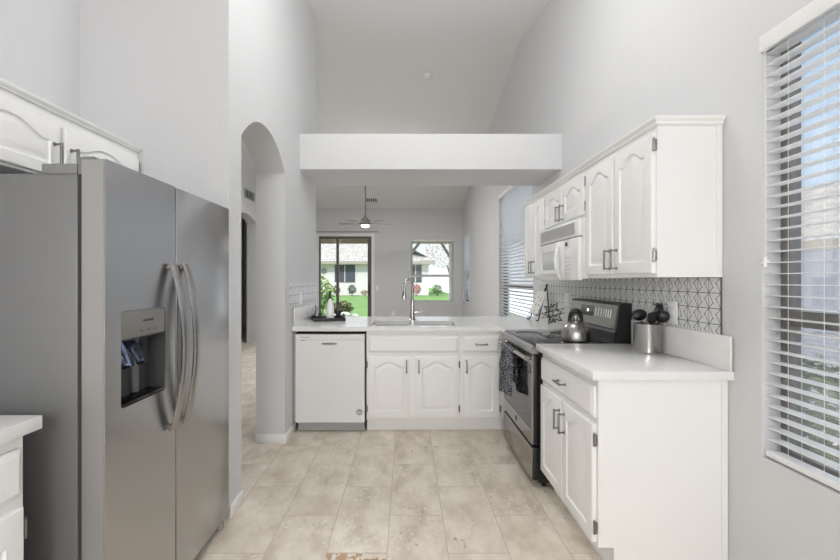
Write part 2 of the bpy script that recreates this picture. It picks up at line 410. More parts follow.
# hall side wall with a small arched doorway, dim room behind it
HX = -3.14
bm = nb(); hp = arch_pts(7.55, 8.6, 2.50, .13, 16)
def hs(u0, u1, a, b, top=3.95): slab(bm, [(u0, a), (u1, b), (u1, top), (u0, top)], [], HX-.2, HX, 'YZ')
hs(YA+.18, 7.55, 0, 0); hs(8.6, YB, 0, 0)
for (a, za), (b, zb) in zip(hp, hp[1:]): hs(a, b, za, zb)
bmesh.ops.remove_doubles(bm, verts=bm.verts, dist=1e-5)
struct('wall_hall', bm, WALL, label='grey hall wall with a small arched doorway seen through the kitchen arch', cat='wall', smooth=0)
struct('wall_niche', bx(-4.3, -4.15, YA+.18, YB, 0, 3.2), WALL, label='dim wall inside the hall doorway', cat='wall', smooth=0)
struct('wall_peninsula', bx(XL+.002, XR-.002, 4.15, 4.24, 0, .878), WALL, label='half wall carrying the peninsula bar', cat='wall', smooth=0)
# baseboards
def base(name, x0, x1, y0, y1, label, h=.075):
    struct(name, bx(x0, x1, y0, y1, 0, h, bev=.004), TRIM, label=label, cat='baseboard')
base('baseboard_left', XL, XL+.013, YA, AY0+.002, 'white baseboard beside the refrigerator')
base('baseboard_jamb', XL-.235, XL+.013, AY1-.013, AY1, 'white baseboard across the far side of the arch')
base('baseboard_corner', XL, XL+.013, AY1, 3.60, 'white baseboard between arch and dishwasher')
base('baseboard_right', XR-.013, XR, YF, 1.80, 'white baseboard under the blinds')
base('baseboard_hall', HX, HX+.013, 8.605, YB, 'white baseboard of the hall')
base('baseboard_back', -.80, XR-.013, YB-.013, YB, 'white baseboard of the living room')
# tiled splashes
struct('wall_backsplash_right', bx(XR-.008, XR-.0005, 1.86, 4.44, .921, 1.332), SPLASH, label='grey pinwheel tile backsplash behind the range', cat='backsplash')
struct('wall_backsplash_left', bx(XL+.0005, XL+.008, 3.44, 4.44, 1.078, 1.300), SPLASH, label='grey pinwheel tile backsplash above the black tray', cat='backsplash')

# ---------------------------------------------------------------- windows, blinds, sliding door
def window(name, loc, rz, wd, z0, z1, label, rail=None, m=BRONZE, fy=.075, mid=None):
    """local frame: x along the wall from 0 to wd, y into the wall"""
    r = sroot(name, loc, rz, label, 'window')
    bm = nb(); fw = .04
    slab(bm, rect(.001, wd-.001, z0+.001, z1-.001), [rect(fw, wd-fw, z0+fw, z1-fw)], fy, fy+.045, 'XZ')
    if rail: box(bm, fw, wd-fw, fy-.005, fy+.04, rail-.03, rail+.03)
    if mid: box(bm, mid-.025, mid+.025, fy, fy+.05, z0+fw, z1-fw)
    link('window_frame', bm, m, r, True)
    link('window_pane', bx(fw-.005, wd-fw+.005, fy+.02, fy+.026, z0+fw-.005, z1-fw+.005), GLASS, r, True)
    return r
def blind(label, loc, rz, wd, z0, z1, drop=1.0, tilt=0.0, pitch=.044, val=True, cords=(.12, .88), yc=.034, wand=False, sw=.05):
    r = thing('window_blind', label, 'blind', loc, rz)
    g = .006
    bm = bx(g, wd-g, yc-.028, yc+.028, z1-.05, z1-.002); link('headrail', bm, TRIM, r, True)
    if val: link('valance', bx(.001, wd-.001, -.014, .004, z1-.068, z1-.003, bev=.004), TRIM, r, True)
    top = z1-.075; bot = top-(top-z0-.03)*drop
    bm = nb(); k = 0; z = top
    while z > bot+.03:
        M = Matrix.Translation((0, yc, z)) @ Matrix.Rotation(tilt, 4, 'X')
        box(bm, g, wd-g, -sw/2, sw/2, -.0014, .0014, M=M); z -= pitch
    link('slats', bm, SLAT, r, True, smooth=0)
    link('bottom_rail', bx(g, wd-g, yc-.026, yc+.026, bot-.022, bot+.002, bev=.004), TRIM, r, True)
    for c in cords:
        for yy in (yc-sw/2-.001, yc+sw/2+.001): link('ladder_cord', tube(nb(), [(wd*c, yy, z1-.05), (wd*c, yy, bot)], .0008, 5), TRIM, r, True)
    if wand:
        bm = tube(nb(), [(wand, -.018, z1-.06), (wand+.004, -.018, 1.40)], .0013, 5); p = link('pull_cord', bm, TRIM, r, True)
        bm = nb(); tube(bm, [(wand-.012, -.02, 1.388), (wand+.020, -.02, 1.394)], .004, 8); tube(bm, [(wand+.004, -.02, 1.372), (wand+.004, -.02, 1.412)], .005, 8)
        link('cord_cleat', bm, CERAM, p, True)
    return r
window('window_1', (XR, WIN1[1], 0), -pi/2, WIN1[1]-WIN1[0], WIN1[2], WIN1[3], 'bronze framed window with a middle rail beside the white counter', rail=1.17, m=BRONZE_L)
blind('tall white slatted blind in the window nearest the counter, open to the sky', (XR, WIN1[1], 0), -pi/2, WIN1[1]-WIN1[0], WIN1[2], WIN1[3], cords=(.075, .17, .55, .9), wand=.035, tilt=0)
window('window_2', (XR, WIN2[1], 0), -pi/2, WIN2[1]-WIN2[0], WIN2[2], WIN2[3], 'wide window beyond the easel, behind closed-down blinds', rail=1.23)
blind('wide white slatted blind beyond the wall cabinets', (XR, WIN2[1], 0), -pi/2, WIN2[1]-WIN2[0], WIN2[2], WIN2[3], tilt=radians(-28), cords=(.2, .8), pitch=.046)
window('window_3', (XR, WIN3[1], 0), -pi/2, WIN3[1]-WIN3[0], WIN3[2], WIN3[3], 'narrow window by the far corner of the living room', rail=1.5)
blind('narrow white blind on the side wall by the far corner', (XR, WIN3[1], 0), -pi/2, WIN3[1]-WIN3[0], WIN3[2], WIN3[3], tilt=radians(-32), val=False)
window('window_4', (WINB[0], YB, 0), 0, WINB[1]-WINB[0], WINB[2], WINB[3], 'square window in the far wall looking out on the lawn', rail=1.43, m=mat('window_frame_grey', (.55, .54, .52), .5))
blind('half lowered open blind in the far wall window', (WINB[0], YB, 0), 0, WINB[1]-WINB[0], WINB[2], WINB[3], drop=.57, val=False, pitch=.05, sw=.045)
# far sliding door
r = sroot('door_1', (0, YB, 0), 0, 'sliding glass door to the lawn in the far wall', 'door')
bm = nb(); x0, x1, _, zt = SLD
slab(bm, rect(x0-.075, x1+.075, 0, zt+.07), [[(x0, .001), (x1, .001), (x1, zt), (x0, zt)]], -.014, .0, 'XZ'); link('casing', bm, TRIM, r, True)
bm = nb(); slab(bm, rect(x0+.001, x1-.001, .002, zt-.001), [rect(x0+.035, x1-.10, .05, zt-.06)], .04, .12, 'XZ')
box(bm, x0+.44, x0+.505, .05, .11, .05, zt-.06); link('door_frame', bm, BRONZE, r, True)
link('door_pane', bx(x0+.03, x1-.09, .08, .086, .045, zt-.055), GLASS, r, True)
bm = bx(x1-.085, x1-.045, .0, .04, .92, 1.24, bev=.01); link('door_handle', bm, BLACK, r, True)
t = thing('curtain_rod', 'thin grey curtain rod above the sliding door', 'curtain rod', (-1.56, YB-.06, 2.55))
link('rod', tube(nb(), [(-2.33, YB-.06, 2.55), (-.72, YB-.06, 2.55)], .012, 8), BLADE, t)
for x in (-2.25, -1.45, -.80): link('bracket', bx(x-.012, x+.012, YB-.065, YB-.001, 2.54, 2.565), BLADE, t)
link('finial', lathe(nb(), [(0, -.02), (.02, 0), (0, .02)], (-.71, YB-.06, 2.55), 10), BLADE, t)

# ---------------------------------------------------------------- cabinet pieces (local frame: x right, y into the cabinet, z up, face frame at y = 0)
def door_loop(x0, x1, z0, z1, rise, d, y, nb_=1, nt=28, ns=1):
    """bottom left -> bottom right -> up -> arched top right to left"""
    xa, xb, za, zb = x0+d, x1-d, z0+d, z1-d
    p = [(xa, y, za), (xb, y, za)]
    for i in range(nt+1):
        u = 1-2*i/nt; s = max(-1, min(1, u/.86))
        p.append(((xa+xb)/2+u*(xb-xa)/2, y, zb - rise + rise*(.5+.5*cos(pi*abs(s)**1.2))))
    return p
def panel_door(x0, x1, z0, z1, rise=.045, stile=.055, t=.02):
    bm = nb(); L = lambda d, y: door_loop(x0, x1, z0, z1, 0, d, y)
    s = stile; I = lambda d, y: door_loop(x0+s, x1-s, z0+s, z1-s*.8, rise, d, y)
    loops(bm, [L(0, 0), L(0, -t+.005), L(.003, -t+.001), L(.007, -t), I(0, -t), I(.004, -t+.0065), I(.010, -t+.0085), I(.014, -t+.0085), I(.034, -t+.0015), I(.038, -t+.001)], closed_start=True)
    return bm
def flat_front(x0, x1, z0, z1, t=.02):
    bm = nb(); L = lambda d, y: [(x0+d, y, z0+d), (x1-d, y, z0+d), (x1-d, y, z1-d), (x0+d, y, z1-d)]
    loops(bm, [L(0, 0), L(0, -t+.010), L(.006, -t+.007), L(.014, -t+.002), L(.018, -t)], closed_start=True); return bm
def pull(x, z, y=-.02, ln=.096, vertical=True):
    bm = nb(); h = ln/2; d = .03
    for s in (-1, 1):
        a, b = ((x, z+s*h) if vertical else (x+s*h, z))
        tube(bm, [(a, y+.0005, b), (a, y-.004, b), (a, y-.005, b), (a, y-d, b)], [.009, .008, .0045, .0045], 10)
    if vertical: box(bm, x-.0055, x+.0055, y-d-.005, y-d+.004, z-h-.007, z+h+.007, bev=.002)
    else: box(bm, x-h-.007, x+h+.007, y-d-.005, y-d+.004, z-.0055, z+.0055, bev=.002)
    return bm
def hinge(x, z, y=-.012):
    bm = nb(); tube(bm, [(x, y, z-.028), (x, y, z+.028)], .0055, 8); box(bm, x-.007, x+.007, y+.001, y+.0115, z-.024, z+.024, bev=.001)
    lathe(bm, [(0, .0), (.004, .002), (.003, .006), (0, .008)], (x, y, z+.028), 8); return bm
def add_door(r, x0, x1, z0, z1, hx=None, hz=None, hing=None, hzs=(.07, .07), rise=.045, stile=.055):
    d = link('door', panel_door(x0, x1, z0, z1, rise, stile), CAB, r, True, smooth=28)
    if hx is not None: link('handle', pull(hx, hz), PULL, d, True)
    if hing is not None:
        for z in (z0+hzs[0], z1-hzs[1]): link('hinge', hinge(hing, z), PULL, d, True)
    return d
def add_drawer(r, x0, x1, z0, z1, handle=True):
    d = link('drawer', flat_front(x0, x1, z0, z1), CAB, r, True, smooth=20)
    if handle: link('handle', pull((x0+x1)/2, (z0+z1)/2, vertical=False, ln=.09), PULL, d, True)
def base_carcass(r, wd, dep, h=.878, th=.115, td=.068, open_top=True):
    bm = nb()
    box(bm, 0, wd, 0, .02, th, h)
    prof = [(.0205, th), (td, th), (td, 0), (dep, 0), (dep, h), (.0205, h)]
    for a in (0, wd-.018): slab(bm, prof, [], a, a+.018, 'YZ')
    box(bm, .0185, wd-.0185, .021, dep-.013, th, th+.016); box(bm, .0185, wd-.0185, dep-.012, dep, 0.02, h)
    link('carcass', bm, CAB, r, True, smooth=0)
    link('toe_kick', bx(.019, wd-.019, td, td+.012, 0.0, th-.001), CAB, r, True)
    return r
def upper_carcass(r, wd, dep, z0, z1):
    bm = nb(); box(bm, 0, wd, 0, dep, z0, z1); link('carcass', bm, CAB, r, True, smooth=0)

# ---- peninsula base cabinets
PF = 3.55
r = thing('sink_cabinet', 'white two-door base cabinet with plain false front under the sink', 'cabinet', (-.342, PF, 0))
base_carcass(r, .812, .595)
add_drawer(r, .018, .795, .695, .838, handle=False)
add_door(r, .012, .375, .137, .658, .375-.028, .575, hing=.003)
add_door(r, .425, .795, .137, .658, .425+.028, .575, hing=.804)
r = thing('drawer_cabinet', 'white one-door base cabinet with a drawer, between sink and range', 'cabinet', (.471, PF, 0))
base_carcass(r, .392, .595)
add_drawer(r, .022, .335, .695, .838)
add_door(r, .022, .335, .137, .658, .05, .575, hing=.344)
o = link('filler_panel', bx(XL+.014, -.968, PF-.012, PF+.55, .10, .878), CAB); tag(o, 'narrow white filler panel against the wall beside the dishwasher', 'panel')
# dishwasher
r = thing('dishwasher', 'white dishwasher with pocket handle at the peninsula end', 'dishwasher', (-.655, PF, 0))
link('body', bx(-.953, -.352, PF+.032, PF+.56, .10, .866), GAP, r)
dx0, dx1 = -.952, -.357; yf = PF-.022
d = link('door', slab(nb(), rect(dx0, dx1, .094, .852), [[(-.735+.075+.065*cos(a)*1.05, .771+.012*sin(a)) for a in [i*2*pi/24 for i in range(24)]]], yf, yf+.05, 'XZ'), WHITE_APP, r, smooth=0)
bm = nb(); loops(bm, [[(-.66+.068*cos(a), yf+.001, .771+.012*sin(a)) for a in [i*2*pi/24 for i in range(24)]], [(-.66+.06*cos(a), yf+.03, .766+.009*sin(a)) for a in [i*2*pi/24 for i in range(24)]]])
link('handle_pocket', bm, TOE, d)
link('control_seam', bx(dx0+.004, dx1-.004, yf-.0006, yf+.002, .803, .8045), INKG, d)
bm = nb(); box(bm, -.913, -.830, yf-.0008, yf+.001, .826, .829); box(bm, -.903, -.865, yf-.0008, yf+.001, .803-.004, .807-.003); link('printed_mark', bm, INK, d)
for i, x in enumerate((-.583, -.555, -.523, -.503, -.487, -.468, -.450, -.432, -.412)): link('control_marking', bx(x, x+.010, yf-.0008, yf+.001, .806+.008*(i % 2), .809+.008*(i % 2)), INKG, d)
M = Matrix.Translation((-.401, yf+.001, .183)) @ Matrix.Rotation(pi/2, 4, 'X')
s = link('badge', lathe(nb(), [(0, .002), (.026, .002), (.029, .001), (.029, 0)], n=28, M=M), GREYP, d)
bm = nb(); box(bm, -.421, -.381, yf-.0025, yf, .179, .182); box(bm, -.417, -.385, yf-.0025, yf, .170, .1715); link('badge_band', bm, CERAM, s)
link('toe_panel', bx(-.945, -.365, PF+.045, PF+.057, 0.003, .099), TOE, r)

# ---- right run: base cabinet, range, wall cabinets, microwave
RX = .858
r = thing('end_cabinet', 'white base cabinet with one wide drawer over two doors, beside the range', 'cabinet', (RX, 2.572, 0), -pi/2)
base_carcass(r, .742, XR-.002-RX, th=.125, td=.07)
add_drawer(r, .012, .722, .698, .838)
add_door(r, .012, .362, .137, .670, .362-.03, .56)
add_door(r, .372, .722, .137, .670, .372+.03, .56, hing=.731)
link('scribe_strip', bx(.742, .748, XR-RX-.030, XR-RX-.003, 0.0, .878), CAB, r, True)
# wall cabinets
UX = 1.139; UD = XR-.001-UX; UZ0, UZ1 = 1.333, 2.02
r = thing('wall_cabinet', 'tall white wall cabinet with two arched doors above the utensil crock', 'cabinet', (UX, 2.572, 0), -pi/2, 'white wall cabinets')
upper_carcass(r, .712, UD, UZ0, UZ1)
add_door(r, .015, .348, 1.352, 1.99, .348-.03, 1.43)
add_door(r, .364, .700, 1.352, 1.99, .364+.03, 1.43, hing=.708, hzs=(.08, .055))
link('scribe_strip', bx(.712, .717, UD-.028, UD-.002, UZ0, UZ1), CAB, r, True)
r = thing('wall_cabinet', 'short white wall cabinet with two small doors above the microwave', 'cabinet', (UX, 3.326, 0), -pi/2, 'white wall cabinets')
upper_carcass(r, .752, UD, 1.715, UZ1)
add_door(r, .012, .368, 1.735, 1.99, .368-.03, 1.80, hing=.004, hzs=(.05, .05), rise=.04)
add_door(r, .380, .738, 1.735, 1.99, .380+.03, 1.80, hing=.746, hzs=(.05, .05), rise=.04)
r = thing('wall_cabinet', 'narrow white wall cabinet with two doors, farthest along the wall', 'cabinet', (UX, 3.885, 0), -pi/2, 'white wall cabinets')
upper_carcass(r, .557, UD, UZ0, UZ1)
add_door(r, .012, .272, 1.352, 1.99, .272-.028, 1.43)
add_door(r, .280, .545, 1.352, 1.99, .280+.028, 1.43)
# crown along the wall cabinets
def crown(x, s):   # profile (distance out from face, z)
    return [(0, 2.0205), (.006, 2.0205), (.012, 2.028), (.012, 2.036), (.022, 2.044), (.026, 2.050), (.026, 2.057), (0, 2.057)]
def crown_run(xf, y0, y1, s, ends):
    """xf: face x, s: -1 outwards is -x, +1 outwards is +x; ends: which ends return to the wall"""
    bm = nb(); P = crown(0, s)
    A = [bm.verts.new((xf+s*d, y0-(d if ends[0] else 0), z)) for d, z in P]; B = [bm.verts.new((xf+s*d, y1+(d if ends[1] else 0), z)) for d, z in P]
    n = len(P)
    for k in range(n): bm.faces.new((A[k], A[(k+1) % n], B[(k+1) % n], B[k]))
    xw = (XR-.002) if s < 0 else (XA+.002)
    for e, V, yy, sg in ((ends[0], A, y0, -1), (ends[1], B, y1, 1)):
        if e:
            Wv = [bm.verts.new((xw, yy+sg*d, z)) for d, z in P]
            for k in range(n): bm.faces.new((V[k], V[(k+1) % n], Wv[(k+1) % n], Wv[k]))
            bm.faces.new(Wv)
        else: bm.faces.new(V)
    return bm
bm = crown_run(UX, 1.86, 3.885, -1, (True, True)); box(bm, UX, XR-.002, 1.86, 3.885, 2.0405, 2.056)
struct('trim_1', bm, CAB, label='white crown moulding along the wall cabinets by the range', cat='moulding')
# microwave
MX = 1.085; my0, my1, mz0, mz1 = 2.578, 3.320, 1.318, 1.712
r = thing('microwave', 'white over-range microwave with bowed handle and louvred top', 'microwave', (MX, 2.95, mz0))
link('body', bx(MX+.03, XR-.002, my0, my1, mz0+.012, mz1, bev=.003), WHITE_APP, r)
cy = 2.815     # door / control split
bm = bx(MX, MX+.0295, cy+.002, my1, mz0, 1.592, bev=.008)
d = link('door', bm, WHITE_APP, r)
wy0, wy1 = 2.945, 3.25
bm = nb(); slab(bm, rrect(wy0-.03, wy1+.03, 1.365, 1.555, .02), [rrect(wy0, wy1, 1.395, 1.530, .012)], MX-.008, MX+.001, 'YZ'); link('window_bezel', bm, WHITE_APP, d)
link('window_pane', bx(MX-.003, MX+.0005, wy0-.002, wy1+.002, 1.392, 1.533), mat('microwave_window', (.52, .53, .54), .08), d)
pts = [(MX-.004-.034*sin(pi*i/14)**.7 if 0 < i < 14 else MX+.002, cy+.075-.02*sin(pi*i/14), 1.335+(1.575-1.335)*i/14) for i in range(15)]
link('handle', tube(nb(), pts, .013, 10, flat=.8), WHITE_APP, d)
p = link('control_panel', bx(MX-.001, MX+.0295, my0, cy-.001, mz0, 1.592, bev=.006), WHITE_APP, r)
link('display', bx(MX-.003, MX, 2.752, 2.79, 1.548, 1.572), BLACK_G, p)
link('label_plate', bx(MX-.0022, MX, 2.70, 2.775, 1.49, 1.535), CERAM, p)
bm = nb()
for i in range(5):
    for j in range(3): box(bm, MX-.0022, MX, 2.70+.034*j, 2.724+.034*j, 1.465-.026*i, 1.474-.026*i)
link('key_marking', bm, mat('pale_grey_marking', (.60, .60, .60), .6), p)
bm = bx(MX-.001, MX+.0295, my0, my1, 1.600, mz1-.004, bev=.004); v = link('vent_panel', bm, WHITE_APP, r)
bm = nb()
for i in range(11):
    z = 1.616+i*.0072; box(bm, MX-.002, MX+.001, 2.635, my1-.03, z, z+.0042)
link('louvres', bm, WHITE_DIM, v)
link('seam', bx(MX+.002, MX+.025, my0+.002, my1-.002, 1.5925, 1.5995), WHITE_DIM, r)

# range
r = thing('range', 'stainless and black electric range with glass top between the counters', 'range', (.795, 2.96, 0), -pi/2)
hw = .374; dp = XR-.010-.795
link('body', bx(-hw, hw, .045, dp, .04, .897), BLACK, r, True)
for x in (-hw+.05, hw-.05):
    for y in (.09, dp-.06): link('leg', tube(nb(), [(x, y, 0), (x, y, .042)], .016, 10), BLACK, r, True)
dw = link('drawer', bx(-hw+.001, hw-.001, .006, .044, .055, .262, bev=.004), BLACK, r, True)
link('drawer_skin', bx(-hw+.006, hw-.006, .0, .0065, .058, .259, bev=.002), STEEL, dw, True)
d = link('oven_door', bx(-hw+.004, hw-.004, .008, .044, .278, .845, bev=.006), BLACK, r, True)
bm = nb(); slab(bm, rect(-hw+.006, hw-.006, .280, .843), [rrect(-hw+.014, hw-.014, .372, .785, .01)], .0, .012, 'XZ')
link('door_skin', bm, STEEL, d, True, smooth=0)
link('oven_window', bx(-hw+.013, hw-.013, .002, .009, .371, .786), DGLASS, d, True)
M = Matrix.Translation((0.0, .0005, .325)) @ Matrix.Rotation(pi/2, 4, 'X')
bm = nb(); tube(bm, [M @ Vector((.013*cos(a), .016*sin(a), .001)) for a in [i*2*pi/20 for i in range(20)]], .0016, 6, closed=True)
tube(bm, [M @ Vector((.006*cos(a), .008*sin(a), .001)) for a in [.6+i*4.6/10 for i in range(11)]], .0015, 5); link('badge', bm, INK, d, True)
hd = link('handle', tube(nb(), [(-hw+.012, -.032, .822), (hw-.012, -.032, .822)], .0145, 12), STEEL, d, True)
for x in (-hw+.03, hw-.03): link('handle_post', tube(nb(), [(x, -.03, .822), (x, .004, .822)], .012, 10), STEEL, hd, True)
link('front_trim', slab(nb(), [(-.004, .852), (.04, .852), (.04, .906), (.006, .906), (-.004, .892)], [], -hw, hw, 'YZ'), mat('stainless_trim', (.33, .33, .335), .32, 1.0), r, True, smooth=20)
link('cooktop', bx(-hw, hw, .012, dp-.115, .8975, .912, bev=.003), BLACK_G, r, True)
for x, y, rr in ((-.19, .15, .10), (.19, .15, .075), (-.19, .39, .075), (.19, .39, .10)):
    bm = tube(nb(), [(x+rr*cos(a), y+rr*sin(a), .9118) for a in [i*2*pi/40 for i in range(40)]], .0012, 4, closed=True)
    link('burner_ring', bm, mat('burner_grey', (.12, .12, .12), .4), r, True)
# backguard
prof = [(dp-.112, .8976), (dp-.112, .985), (dp-.112+.012, 1.0), (dp-.075, 1.165), (dp-.06, 1.172), (dp, 1.172), (dp, .8976)]
bgd = link('backguard', slab(nb(), prof, [], -hw, hw, 'YZ'), BLACK, r, True, smooth=20)
a = Vector((dp-.098, 1.008)); b = Vector((dp-.0755, 1.160)); dv = (b-a).normalized(); nv = Vector((-dv.y, dv.x))
def on_guard(u0, u1, s0, s1, lift, t):
    """plate on the sloping face: u along x, s up the slope"""
    L = (b-a).length; bm = nb(); P = [a+dv*(L*s0)+nv*lift, a+dv*(L*s1)+nv*lift, a+dv*(L*s1)+nv*(lift+t), a+dv*(L*s0)+nv*(lift+t)]
    return slab(bm, [(p.x, p.y) for p in P], [], u0, u1, 'YZ')
link('control_panel', on_guard(-hw+.012, hw-.02, .0, .98, -.001, .005), STEEL, bgd, True)
dsp = link('display', on_guard(-.17, .03, .36, .84, .0035, .003), BLACK_G, bgd, True)
link('display_digits', on_guard(-.06, -.035, .55, .68, .0062, .001), LEDM, bgd, True)
for i, x in enumerate((.065, .105, .145, .185, .215, .245, .275)):
    link('key_marking', on_guard(x, x+.014, .40+.03*(i % 2), .78, .0035, .0015), CERAM, bgd, True)
# towel on the oven handle
def towel():
    bm = nb(); nu, rows = 22, []
    hy, hz = .795-.032, .822
    path = [(hy-.0165-.006, .505), (hy-.0175, .60), (hy-.0165, .72), (hy-.0155, .80), (hy-.0150, hz), (hy-.010, hz+.0125), (hy, hz+.0160), (hy+.010, hz+.0125), (hy+.0150, hz), (hy+.0150, .80), (hy+.0155, .70), (hy+.015, .585)]
    for j, (x, z) in enumerate(path):
        row = []
        for i in range(nu+1):
            u = i/nu; hang = max(0, (hz-z)/.3); wv = -.006*hang*(1+sin(u*9+1.3)) if j < 6 else .003*hang*sin(u*8)
            y = 3.22-.36*u + .012*hang*sin(3*u)
            row.append(bm.verts.new((x+wv, y, z-.05*(1-u)*hang*(1 if j < 6 else .3))))
        rows.append(row)
    for A, B in zip(rows, rows[1:]):
        for i in range(nu): bm.faces.new((A[i], A[i+1], B[i+1], B[i]))
    bmesh.ops.solidify(bm, geom=list(bm.faces), thickness=-.0016)
    return bm
o = link('dish_towel', towel(), TOWEL, smooth=60); tag(o, 'dark floral print dish towel hung over the oven handle', 'towel')

# ---------------------------------------------------------------- countertops
CT0, CT1 = .880, .920
bm = nb()
SB = [(-.312, .048), (.082, .442)]; SY0, SY1 = 3.612, 4.02
slab(bm, [(XL+.001, 3.515), (.812, 3.515), (.812, 3.342), (XR-.001, 3.342), (XR-.001, 4.50), (XL+.001, 4.50)], [rrect(a_, b_, SY0, SY1, .06, 6) for a_, b_ in SB], CT0, CT1, 'XY')
o = link('peninsula_countertop', bm, QUARTZ, smooth=0); tag(o, 'white quartz countertop of the sink peninsula', 'countertop')
o = link('end_countertop', bx(.815, XR-.001, 1.79, 2.580, CT0, CT1, bev=.003), QUARTZ); tag(o, 'white quartz countertop under the utensil crock', 'countertop')
o = link('counter_upstand', bx(XR-.020, XR-.0085, 1.792, 2.580, CT1+.0005, 1.072, bev=.002), QUARTZ2); tag(o, 'veined quartz upstand behind the utensil crock', 'upstand')
o = link('counter_upstand', bx(XR-.020, XR-.0085, 3.346, 4.44, CT1+.0005, 1.072, bev=.002), QUARTZ2); tag(o, 'quartz upstand behind the easel and wire star', 'upstand')
o = link('counter_upstand', bx(XL+.0085, XL+.020, 3.53, 4.44, CT1+.0005, 1.077, bev=.002), QUARTZ2); tag(o, 'quartz upstand behind the black tray', 'upstand')
# sink
r = thing('kitchen_sink', 'stainless double bowl sink set under the peninsula countertop', 'sink', (.065, 3.816, .70))
for a_, b_ in SB:
    bm = nb(); R3 = lambda d, z, rr: [(u, v, z) for u, v in rrect(a_+d, b_-d, SY0+d, SY1-d, rr, 6)]
    loops(bm, [R3(-.010, .8790, .07), R3(.001, .8792, .06), R3(.003, .80, .058), R3(.012, .72, .055), R3(.035, .705, .04), R3(.10, .703, .03)])
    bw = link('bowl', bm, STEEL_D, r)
    link('drain', lathe(nb(), [(0, .004), (.03, .004), (.042, .003), (.045, 0)], ((a_+b_)/2, 3.83, .703), 20), CHROME, bw)
# faucet
r = thing('faucet', 'brushed nickel gooseneck pull-down faucet behind the sink', 'faucet', (.065, 4.10, CT1))
fx, fy = .065, 4.10
link('base', lathe(nb(), [(0, 0), (.034, 0), (.034, .008), (.028, .012), (.026, .07), (.022, .12), (.019, .20), (0, .20)], (fx, fy, CT1+.0003), 20), CHROME, r)
dirv = Vector((-.60, -.80, 0)).normalized(); rad = .062
pts = [Vector((fx, fy, CT1+.195)), Vector((fx, fy, CT1+.345))]
for i in range(1, 15):
    th = pi*i/14; pts.append(Vector((fx, fy, CT1+.345)) + dirv*(rad*(1-cos(th))) + Vector((0, 0, rad*sin(th))))
end = pts[-1] + Vector((0, 0, -.05)) + dirv*.008; pts.append(end)
link('gooseneck', tube(nb(), pts, .0135, 14), CHROME, r)
h = link('spray_head', tube(nb(), [end+Vector((0, 0, .012)), end, end+Vector((0, 0, -.05))+dirv*.006, end+Vector((0, 0, -.085))+dirv*.009], [.0150, .018, .021, .0215], 16), CHROME, r)
p = end+Vector((0, 0, -.03))+dirv*.024; link('spray_button', bx(p.x-.006, p.x+.006, p.y-.006, p.y+.006, p.z-.022, p.z+.018, bev=.003), BLACK, h)
bm = tube(nb(), [(fx+.018, fy, CT1+.075), (fx+.055, fy-.003, CT1+.078)], [.016, .014], 12); lv = link('lever_hub', bm, CHROME, r)
link('lever', tube(nb(), [(fx+.05, fy-.003, CT1+.079), (fx+.10, fy-.012, CT1+.086)], [.009, .006], 10), CHROME, lv)

# ---------------------------------------------------------------- refrigerator
FX = -.958; fy0, fy1, fys = 1.305, 2.222, 1.708
r = thing('refrigerator', 'stainless side-by-side refrigerator with ice and water dispenser', 'refrigerator', (-1.35, 1.76, 0))
link('cabinet', bx(-1.74, -1.049, fy0+.004, fy1-.004, .035, 1.660, bev=.006), FSIDE, r)
for x in (-1.66, -1.12):
    for y in (fy0+.07, fy1-.07): link('foot', tube(nb(), [(x, y, 0), (x, y, .036)], .022, 12), BLACK, r)
g = link('kick_grille', bx(-1.048, -1.005, fy0+.02, fy1-.03, .012, .052, bev=.006), BLACK_M, r)
link('corner_foot', lathe(nb(), [(0, 0), (.022, 0), (.026, .02), (.02, .05), (0, .052)], (-.992, fy1-.05, .0005), 14), GREYP, r)
dz0, dz1 = .056, 1.707
DISP = (1.378, 1.634, .885, 1.214)
bm = nb(); slab(bm, rrect(fy0, fys-.0045, dz0, dz1, .006, 2), [rrect(*DISP, .012, 3)], FX-.074, FX, 'YZ')
fd = link('freezer_door', bm, STEEL_F, r, smooth=30)
d2 = link('fridge_door', bx(FX-.074, FX, fys+.0045, fy1, dz0, dz1, bev=.006), STEEL_F, r)
link('door_edge', bx(FX-.0735, FX-.004, fy0-.0012, fy0+.001, dz0+.004, dz1-.004), mat('stainless_door_edge', (.36, .355, .345), .4, .6), fd)
link('gasket', bx(-1.0485, FX-.0745, fy0+.02, fy1-.02, dz0+.02, 1.645), GAP, r)
link('seam_shade', bx(FX-.0742, FX-.004, fys-.0042, fys+.0042, dz0+.004, dz1-.004), GAP, r)  # black strip standing in for the shade in the seam between the doors
# dispenser
dy0, dy1, dzb, dzt = DISP; g_ = .0012; zs = 1.117
bm = nb(); slab(bm, [(FX-.012, dzt-g_), (FX-.001, dzt-g_), (FX-.003, zs), (FX-.016, zs)], [], dy0+g_, dy1-g_, 'XZ') if False else None
bm = bx(FX-.03, FX-.003, dy0+g_, dy1-g_, zs, dzt-g_, bev=.002); cp = link('dispenser_panel', bm, PANEL, fd)
bm = nb(); B = lambda *a, **k: box(bm, *a, **k)
B(FX-.0735, FX-.070, dy0+g_, dy1-g_, dzb+g_, zs-.001); B(FX-.0695, FX-.004, dy0+g_, dy0+.004, dzb+g_, zs-.001); B(FX-.0695, FX-.004, dy1-.004, dy1-g_, dzb+g_, zs-.001)
B(FX-.0695, FX-.004, dy0+.0045, dy1-.0045, zs-.006, zs-.001)
rc = link('dispenser_recess', bm, RECESS, fd, smooth=0)
link('drip_tray', bx(FX-.0695, FX-.002, dy0+.0045, dy1-.0045, dzb+g_, dzb+.012, bev=.003), STEEL_D, rc)
